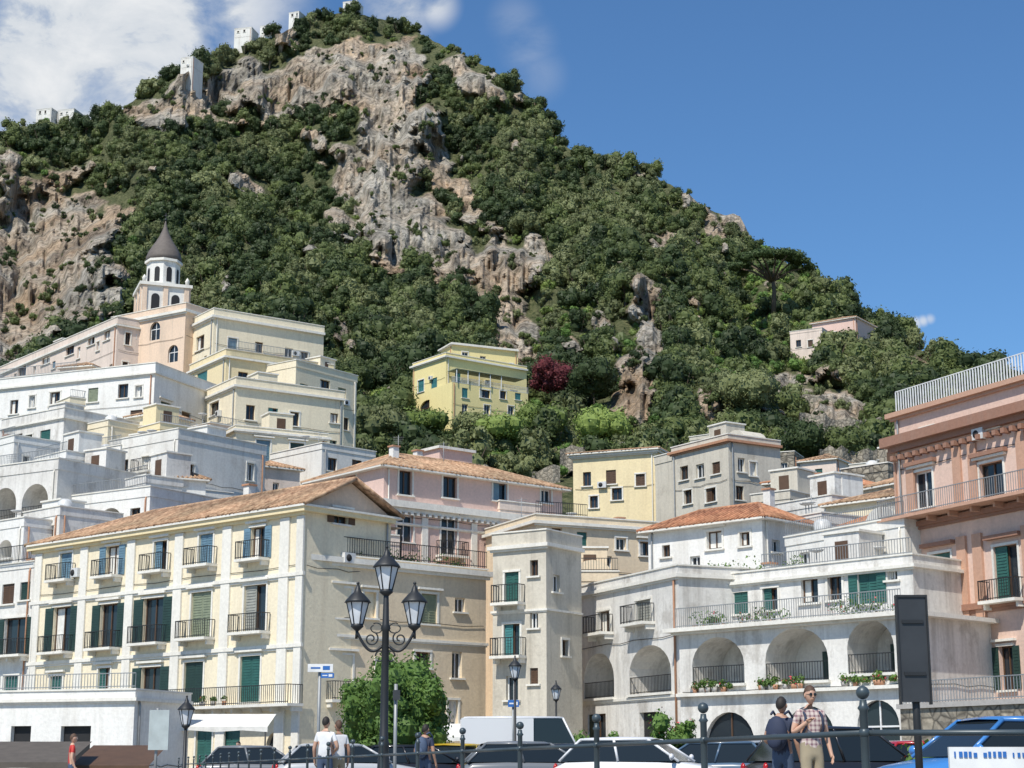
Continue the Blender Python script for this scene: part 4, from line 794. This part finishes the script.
# ---------------------------------------------------------------- vehicles
def car(name,u,Y,yaw,paint,L=4.1,W=1.72,Hh=1.46,van=False):
    x=at(u,760,Y)[0]; H=Obj(name,(x,Y,0),yaw); w=W/2; belt=.92 if not van else 1.05
    st=[(-L/2,.55,.80),(-L/2+.06,.78 if not van else belt,.9),(-L/2+.35,belt-.02,.97),(-L*.2,belt,1.0),(L*.15,belt-.02,1.0),(L*.28,belt-.05,.98),(L/2-.25,.76,.92),(L/2-.04,.66,.82),(L/2,.5,.74)]
    V=[];Fq=[]
    for (xx,zt,k) in st:
        ww=w*k; V+=[(xx,-ww*.9,.22),(xx,-ww,.38),(xx,-ww,zt-.13),(xx,-ww*.93,zt-.03),(xx,-ww*.6,zt+.01),(xx,ww*.6,zt+.01),(xx,ww*.93,zt-.03),(xx,ww,zt-.13),(xx,ww,.38),(xx,ww*.9,.22)]
    for i in range(len(st)-1):
        for k in range(10): Fq.append((i*10+k,i*10+(k+1)%10,(i+1)*10+(k+1)%10,(i+1)*10+k))
    Fq+=[tuple(range(10)),tuple((len(st)-1)*10+k for k in range(9,-1,-1))]; H.add('body',paint,V,Fq,smooth=True)
    rb,rf,bf,bb=(-L*.33,L*.08,L*.27,-L*.45) if not van else (-L*.47,L*.2,L*.34,-L*.49)
    wt=w*.74 if not van else w*.86; wb=w*.92; z0=belt-.02; z1=Hh-.05
    G=[(bb,-wb,z0),(bf,-wb,z0),(bf,wb,z0),(bb,wb,z0),(rb,-wt,z1),(rf,-wt,z1),(rf,wt,z1),(rb,wt,z1)]
    H.add('windows','carglass' ,G,[(0,1,5,4),(1,2,6,5),(2,3,7,6),(3,0,4,7)])
    R=[];RF=[]
    rx=[rb-.06,rb+.1,(rb+rf)/2,rf-.1,rf+.05]; rz=[z1-.01,z1+.04,z1+.06,z1+.045,z1-.0]
    for a,z in zip(rx,rz): R+=[(a,-wt-.02,z-.05),(a,-wt*.9,z),(a,0,z+.02),(a,wt*.9,z),(a,wt+.02,z-.05)]
    for i in range(4):
        for k in range(4): RF.append((i*5+k,(i+1)*5+k,(i+1)*5+k+1,i*5+k+1))
    H.add('roof',paint,R,RF,smooth=True)
    for sg in (-1,1):
        for (a,b) in (((bf,sg*wb,z0),(rf,sg*wt,z1)),((bb,sg*wb,z0),(rb,sg*wt,z1)),(((bf+bb)/2,sg*(wb+.005),z0),((rf+rb)/2,sg*(wt+.005),z1)),((rb,sg*wt,z1),(rf,sg*wt,z1))): H.tube('pillars',paint,[a,b],.035,6)
        if van: H.box('side_panel',paint,bb,L*.0,sg*(wb+.02)-.02,sg*(wb+.02)+.02,z0,z1-.02)
        H.ball('mirror',paint,(bf-.12,sg*(w+.09),belt+.08),.1,10,(.6,1,.8))
        for xx in (-L*.31,L*.31):
            a=[(xx,sg*(w-.2),.31),(xx,sg*(w-.0),.31)]; H.tube('tyres','rubber',a,.31,20); H.tube('rims','chrome',[(xx,sg*(w-.02),.31),(xx,sg*(w+.012),.31)],.19,14); H.tube('wheel_arch','rubber',[(xx,sg*(w-.15),.36),(xx,sg*(w-.004),.36)],.37,20)
        H.ball('headlight','lightglass',(L/2-.12,sg*w*.62,.62),.12,10,(.7,1.1,.6)); H.ball('tail_light','taillight',(-L/2+.06,sg*w*.72,.74),.11,10,(.5,.8,1.1))
    H.box('bumper','rubber',L/2-.06,L/2+.03,-w*.7,w*.7,.3,.45); H.box('bumper','rubber',-L/2-.03,-L/2+.06,-w*.75,w*.75,.3,.45); H.box('number_plate','whitepaint',L/2+.031,L/2+.04,-.25,.25,.36,.46)
    H.finish(local=True)
for (u,Y,yaw,pt,h) in ((415,50,.3,'car_black',1.4),(462,52,1.2,'car_yellow',1.45),(535,46,.1,'car_grey',1.42),(642,42,-.35,'car_white',1.46),(705,47,2.9,'car_bluegrey',1.45),(752,49,.2,'car_silver',1.5),(590,50,.15,'car_black',1.42),(348,48,.2,'car_silver',1.4),(938,44,.2,'car_red',1.4),(890,50,3.0,'car_white',1.5),(262,56,.1,'car_grey',1.45),(490,57,1.4,'car_white',1.5)):
    car('parked_car',u,Y,yaw,pt,Hh=h)
car('parked_suv',845,40,.25,'car_black',L=4.6,W=1.85,Hh=1.66)
car('delivery_van',532,62,.05,'car_white',L=5.2,W=1.95,Hh=2.55,van=True)
car('parked_car',1000,27,3.45,'car_blue',L=4.0,W=1.7,Hh=1.5)
# ---------------------------------------------------------------- people
def person(name,u,Y,h=1.76,rot=0,shirt='shirtwhite',pants='denim',hair='hair_brown',skin='skin',arms=('down','down'),pack=None,shorts=False,cap=None,sung=False,lean=0):
    x=at(u,760,Y)[0]; k=h/1.76
    J={'pel':(0,0,.96),'sp':(0,.01,1.14),'ch':(0,-.0+lean*.4,1.34),'nb':(0,.01+lean*.6,1.47),'nk':(0,-.0+lean*.7,1.55)}
    rad={'pel':(.15,.11),'sp':(.135,.10),'ch':(.165,.115),'nb':(.075,.07),'nk':(.052,.052)}
    E=[('pel','sp','shirt'),('sp','ch','shirt'),('ch','nb','shirt'),('nb','nk','skin')]
    hands=[]
    for sg,s_,ap in ((-1,'L',arms[0]),(1,'R',arms[1])):
        J['sh'+s_]=(sg*.165,lean*.5,1.42); rad['sh'+s_]=(.062,.062)
        if ap=='down': el=(sg*.235,.03+lean*.3,1.13); wr=(sg*.25,-.06,.90)
        elif ap=='rail': el=(sg*.26,-.10,1.18); wr=(sg*.2,-.34,1.08)
        elif ap=='strap': el=(sg*.25,.02,1.16); wr=(sg*.12,-.17,1.30)
        else: el=(sg*.27,0,1.15); wr=(sg*.10,-.2,1.05)
        J['ua'+s_]=tuple((a*.5+b*.5) for a,b in zip(J['sh'+s_],el)); rad['ua'+s_]=(.05,.05)
        J['el'+s_]=el; rad['el'+s_]=(.04,.04); J['wr'+s_]=wr; rad['wr'+s_]=(.027,.027)
        d=(Vector(wr)-Vector(el)).normalized(); pm=Vector(wr)+d*.07; J['pm'+s_]=tuple(pm); rad['pm'+s_]=(.034,.024)
        E+=[('ch','sh'+s_,'shirt'),('sh'+s_,'ua'+s_,'shirt'),('ua'+s_,'el'+s_,'skin'),('el'+s_,'wr'+s_,'skin'),('wr'+s_,'pm'+s_,'skin')]; hands.append((sg,d,pm))
        st=.06*sg
        J['hp'+s_]=(sg*.085,0,.88); rad['hp'+s_]=(.092,.095); J['kn'+s_]=(sg*.10,-.03+st*.5,.50); rad['kn'+s_]=(.058,.06); J['ca'+s_]=(sg*.105,0+st,.34); rad['ca'+s_]=(.052,.056)
        J['an'+s_]=(sg*.11,.02+st,.09); rad['an'+s_]=(.035,.04); J['to'+s_]=(sg*.125,-.16+st,.045); rad['to'+s_]=(.04,.03)
        E+=[('pel','hp'+s_,'pants'),('hp'+s_,'kn'+s_,'pants'),('kn'+s_,'ca'+s_,'skin' if shorts else 'pants'),('ca'+s_,'an'+s_,'skin' if shorts else 'pants'),('an'+s_,'to'+s_,'shoe')]
    names=list(J); me=bpy.data.meshes.new('sk'); me.from_pydata([J[n] for n in names],[(names.index(a),names.index(b)) for a,b,_ in E],[])
    ob=bpy.data.objects.new('sk',me); scene.collection.objects.link(ob); ob.modifiers.new('s','SKIN'); 
    for i,n in enumerate(names): sv_=me.skin_vertices[0].data[i]; sv_.radius=rad[n]; sv_.use_root=(n=='pel')
    sb=ob.modifiers.new('b','SUBSURF'); sb.levels=2; sb.render_levels=2
    dg=bpy.context.evaluated_depsgraph_get(); bm=bpy.data.meshes.new_from_object(ob.evaluated_get(dg)); bpy.data.objects.remove(ob)
    key={'shirt':shirt,'pants':pants,'skin':skin,'shoe':'shoe'}; H=Obj(name,(x,Y,0),rot)
    segs=[(Vector(J[a]),Vector(J[b]),c) for a,b,c in E]; verts=[tuple(v.co) for v in bm.vertices]; buckets={}
    for p in bm.polygons:
        c=p.center; best=1e9;lab='shirt'
        for a,b,l in segs:
            ab=b-a; t=max(0,min(1,(c-a).dot(ab)/ab.dot(ab))); d=(c-a-ab*t).length
            if d<best: best=d;lab=l
        if lab=='shirt' and c.z<.97 and abs(c.x)<.2: lab='pants'
        buckets.setdefault(lab,[]).append(list(p.vertices))
    for lab,fs in buckets.items():
        used=sorted({i for f in fs for i in f}); mp={o:i for i,o in enumerate(used)}
        H.add('body_'+lab,key[lab],[tuple(k*q for q in verts[o]) for o in used],[[mp[i] for i in f] for f in fs],smooth=True)
    for sg,d,pm in hands:
        side=Vector((0,1,0)) if abs(d.z)>.6 else Vector((1,0,0)); inn=Vector((-sg*.6,-.3,-.2)).normalized() if abs(d.z)>.6 else Vector((0,0,-1))
        for q in range(4):
            o=pm+side*(-.024+.016*q); l=(.062,.072,.068,.054)[q]
            H.tube('fingers',skin,[tuple(z*k for z in o-d*.02),tuple(z*k for z in o+d*l*.45),tuple(z*k for z in o+d*l*.8+inn*.015),tuple(z*k for z in o+d*l+inn*.035)],[.009,.0085,.0075,.006],6)
        o=pm-d*.045-side*.025; H.tube('thumb',skin,[tuple(z*k for z in o),tuple(z*k for z in o-side*.025+d*.025),tuple(z*k for z in o-side*.03+d*.055+inn*.012)],[.011,.010,.007],6)
    hc=Vector((0,-.02+lean,1.655)); V=[];Fh=[];n=18;m=14
    for i in range(m+1):
        ph=math.pi*i/m
        for j in range(n):
            th=2*math.pi*j/n; z=math.cos(ph); jaw=1-.28*max(0,-z)
            yy=math.sin(ph)*math.sin(th); V.append(((hc.x+.074*math.sin(ph)*math.cos(th)*jaw)*k,(hc.y+.094*yy*(1-.12*max(0,-z)))*k-(.01 if z<-.3 and yy<0 else 0)*k,(hc.z+.118*z)*k))
    for i in range(m):
        for j in range(n): Fh.append((i*n+j,(i+1)*n+j,(i+1)*n+(j+1)%n,i*n+(j+1)%n))
    H.add('head',skin,V,Fh,smooth=True); P=lambda a,b,c:((hc.x+a)*k,(hc.y+b)*k,(hc.z+c)*k)
    H.add('nose',skin,[P(0,-.09,.02),P(-.014,-.088,-.028),P(.014,-.088,-.028),P(0,-.118,-.024)],[(0,1,3),(0,3,2),(1,2,3)])
    for sg in (-1,1):
        H.ball('eyes','whitepaint',P(sg*.028,-.082,.005),.011*k,8); H.ball('pupils','hair_dark',P(sg*.028,-.091,.005),.005*k,6); H.ball('ears',skin,P(sg*.076,.0,-.005),.028*k,8,(.4,.7,1.1)); H.tube('eyebrows',hair,[P(sg*.014,-.092,.024),P(sg*.042,-.084,.024)],.004*k,5)
        if sung: H.ball('sunglasses','carglass',P(sg*.030,-.092,.006),.024*k,10,(1,.35,.8)); H.tube('sunglasses','carglass',[P(sg*.05,-.085,.01),P(sg*.078,-.0,.005)],.003*k,5)
    H.tube('mouth','clay',[P(-.022,-.086,-.055),P(0,-.091,-.057),P(.022,-.086,-.055)],.005*k,5)
    V=[];Fh=[];i0=7
    for i in range(i0+1):
        for j in range(n):
            th=2*math.pi*j/n; back=max(0,math.sin(th)); ph=math.pi*.40*(i/i0)*(1+.75*back); V.append(P(.082*math.sin(ph)*math.cos(th),.010+.099*math.sin(ph)*math.sin(th),.012+.120*math.cos(ph)+.004*math.sin(j*5+i*3)))
    for i in range(i0):
        for j in range(n): Fh.append((i*n+j,(i+1)*n+j,(i+1)*n+(j+1)%n,i*n+(j+1)%n))
    H.add('hair' if not cap else 'cap',cap or hair,V,Fh,smooth=True)
    if cap: H.ball('cap_brim',cap,P(0,-.11,.045),.07*k,12,(1,.9,.12))
    if pack:
        H.ball('backpack',pack,(0,.20*k,1.25*k),.24*k,16,(.68,.45,1.05)); H.ball('backpack_pocket',pack,(0,.30*k,1.14*k),.14*k,12,(.8,.4,.8))
        for sg in (-1,1): H.tube('straps',pack,[(sg*.1,.13,1.46),(sg*.115,.02,1.50),(sg*.12,-.11,1.42),(sg*.13,-.125,1.25),(sg*.15,.05,1.1)],.018,6)
    H.finish(local=True)
person('man',812,23.5,1.80,.25,'plaid','khaki','hair_brown','skin',('strap','down'),'navy',True,None,True)
person('woman',783,24.2,1.68,2.6,'navy','denim','hair_dark','skin2',('down','front'),'navy')
person('man',325,36,1.76,2.9,'shirtwhite','denim','hair_dark','skin',('front','down'))
person('woman',338,36.4,1.70,-2.7,'shirtwhite','khaki','hair_brown','skin2',('down','front'))
person('man',425,38,1.66,2.7,'navy','denim','hair_dark','skin2',('down','front'),'denim')
person('man',72,40,1.15+.35,1.9,'red','denim','hair_brown','skin')
person('man',238,66,1.75,-.5,'navy','khaki','hair_dark','skin',('down','down'))
# ---------------------------------------------------------------- ground
def sheet(name,mat,pts,z):
    me=bpy.data.meshes.new(name); me.from_pydata([(x,y,z) for x,y in pts],[],[tuple(range(len(pts)))]); me.materials.append(M[mat]); o=bpy.data.objects.new(name,me); scene.collection.objects.link(o)
sheet('ground','quay',[(-6000,-6000),(6000,-6000),(6000,6000),(-6000,6000)],-.9)
H=Obj('promenade',(0,40,0)); e=lambda y:1.85-.26*(y-9.6)
top=[(-90,30),(e(30)-.2,30),(1.8,9.45),(6.5,8.9),(60,6),(120,6),(120,170),(-120,170),(-120,30)]
n=len(top); H.add('pavement','pavement',[(x,y,0) for x,y in top],[tuple(range(n))]); H.add('sea_wall','stone',[(x,y,0) for x,y in top]+[(x,y,-.95) for x,y in top],[(i,(i+1)%n,n+(i+1)%n,n+i) for i in range(n)]); H.finish()
sheet('road','asphalt',[(-13,75),(1,38),(60,34),(60,56),(-14,60)],.004)
H=Obj('road_markings',(0,46,0))
for i in range(12): H.box('dashes','whitepaint',1+i*4,3+i*4,45.9,46.05,.008,.010)
H.finish()
# ---------------------------------------------------------------- sky, sun, camera
sunaz=(-.47,-.88); el=math.radians(53)
w=bpy.data.worlds.new('World'); scene.world=w; w.use_nodes=True; nt=w.node_tree; bg=nt.nodes['Background']
sky=N(nt,'ShaderNodeTexSky',sky_type='NISHITA'); sky.sun_disc=False; sky.sun_elevation=el; sky.sun_rotation=math.atan2(sunaz[0],sunaz[1])%(2*math.pi); sky.air_density=1.0; sky.dust_density=.3; sky.ozone_density=2.3
tc=N(nt,'ShaderNodeTexCoord'); tot=None
for (u,v,r,s) in ((20,30,.16,1.2),(130,25,.12,1.2),(215,0,.07,1.0),(400,-8,.035,1.0),(-120,60,.2,1.2),(435,6,.018,.8),(515,20,.020,.16),(527,45,.022,.2),(540,75,.020,.16),(902,326,.004,.5),(909,324,.0045,.7),(916,323,.005,.8),(923,321,.0045,.7),(930,319,.004,.5)):
    d=Vector(ray(u,v)).normalized(); vm=N(nt,'ShaderNodeVectorMath',operation='DISTANCE'); nt.links.new(tc.outputs['Generated'],vm.inputs[0]); vm.inputs[1].default_value=d
    mr=N(nt,'ShaderNodeMapRange',interpolation_type='SMOOTHSTEP'); mr.inputs['From Min'].default_value=r; mr.inputs['From Max'].default_value=r*.1; mr.inputs['To Max'].default_value=s; nt.links.new(vm.outputs['Value'],mr.inputs['Value'])
    if tot is None: tot=mr.outputs[0]
    else:
        mx=N(nt,'ShaderNodeMath',operation='MAXIMUM'); nt.links.new(tot,mx.inputs[0]); nt.links.new(mr.outputs[0],mx.inputs[1]); tot=mx.outputs[0]
mpn=N(nt,'ShaderNodeMapping'); mpn.inputs['Scale'].default_value=(1,1,1.7); nt.links.new(tc.outputs['Generated'],mpn.inputs[0])
nz=N(nt,'ShaderNodeTexNoise'); nz.inputs['Scale'].default_value=14; nz.inputs['Detail'].default_value=8; nz.inputs['Roughness'].default_value=.6; nz.inputs['Distortion'].default_value=.4; nt.links.new(mpn.outputs[0],nz.inputs['Vector'])
r=ramp(nt,nz.outputs[0],.34,(0,0,0),.58,(1,1,1)); mu=N(nt,'ShaderNodeMath',operation='MULTIPLY',use_clamp=True); nt.links.new(tot,mu.inputs[0]); nt.links.new(r.outputs[0],mu.inputs[1])
skyc=mix(nt,1.0,sky.outputs[0],(.70,1.03,1.30),'MULTIPLY')
shade=ramp(nt,nz.outputs[0],.48,(6.0,6.5,7.1),.75,(8.5,8.6,8.7))
c=mix(nt,mu.outputs[0],skyc,shade.outputs[0]); nt.links.new(c,bg.inputs[0]); bg.inputs[1].default_value=.103
sl=bpy.data.lights.new('sun','SUN'); sl.energy=5.0; sl.angle=math.radians(.5); sl.color=(1,.95,.865); so=bpy.data.objects.new('sun',sl); scene.collection.objects.link(so)
dv=Vector((sunaz[0]*math.cos(el),sunaz[1]*math.cos(el),math.sin(el))); so.rotation_euler=dv.to_track_quat('Z','Y').to_euler(); so.location=(0,-20,60)
cam=bpy.data.cameras.new('camera'); cam.lens=F/1024*36; cam.sensor_width=36; cam.clip_end=12000; cam.clip_start=.1
co=bpy.data.objects.new('camera',cam); scene.collection.objects.link(co); co.location=(0,0,CZ); co.rotation_euler=(math.pi/2+PITCH,0,0); scene.camera=co
scene.view_settings.view_transform='Standard'; scene.view_settings.look='None'; scene.view_settings.exposure=0
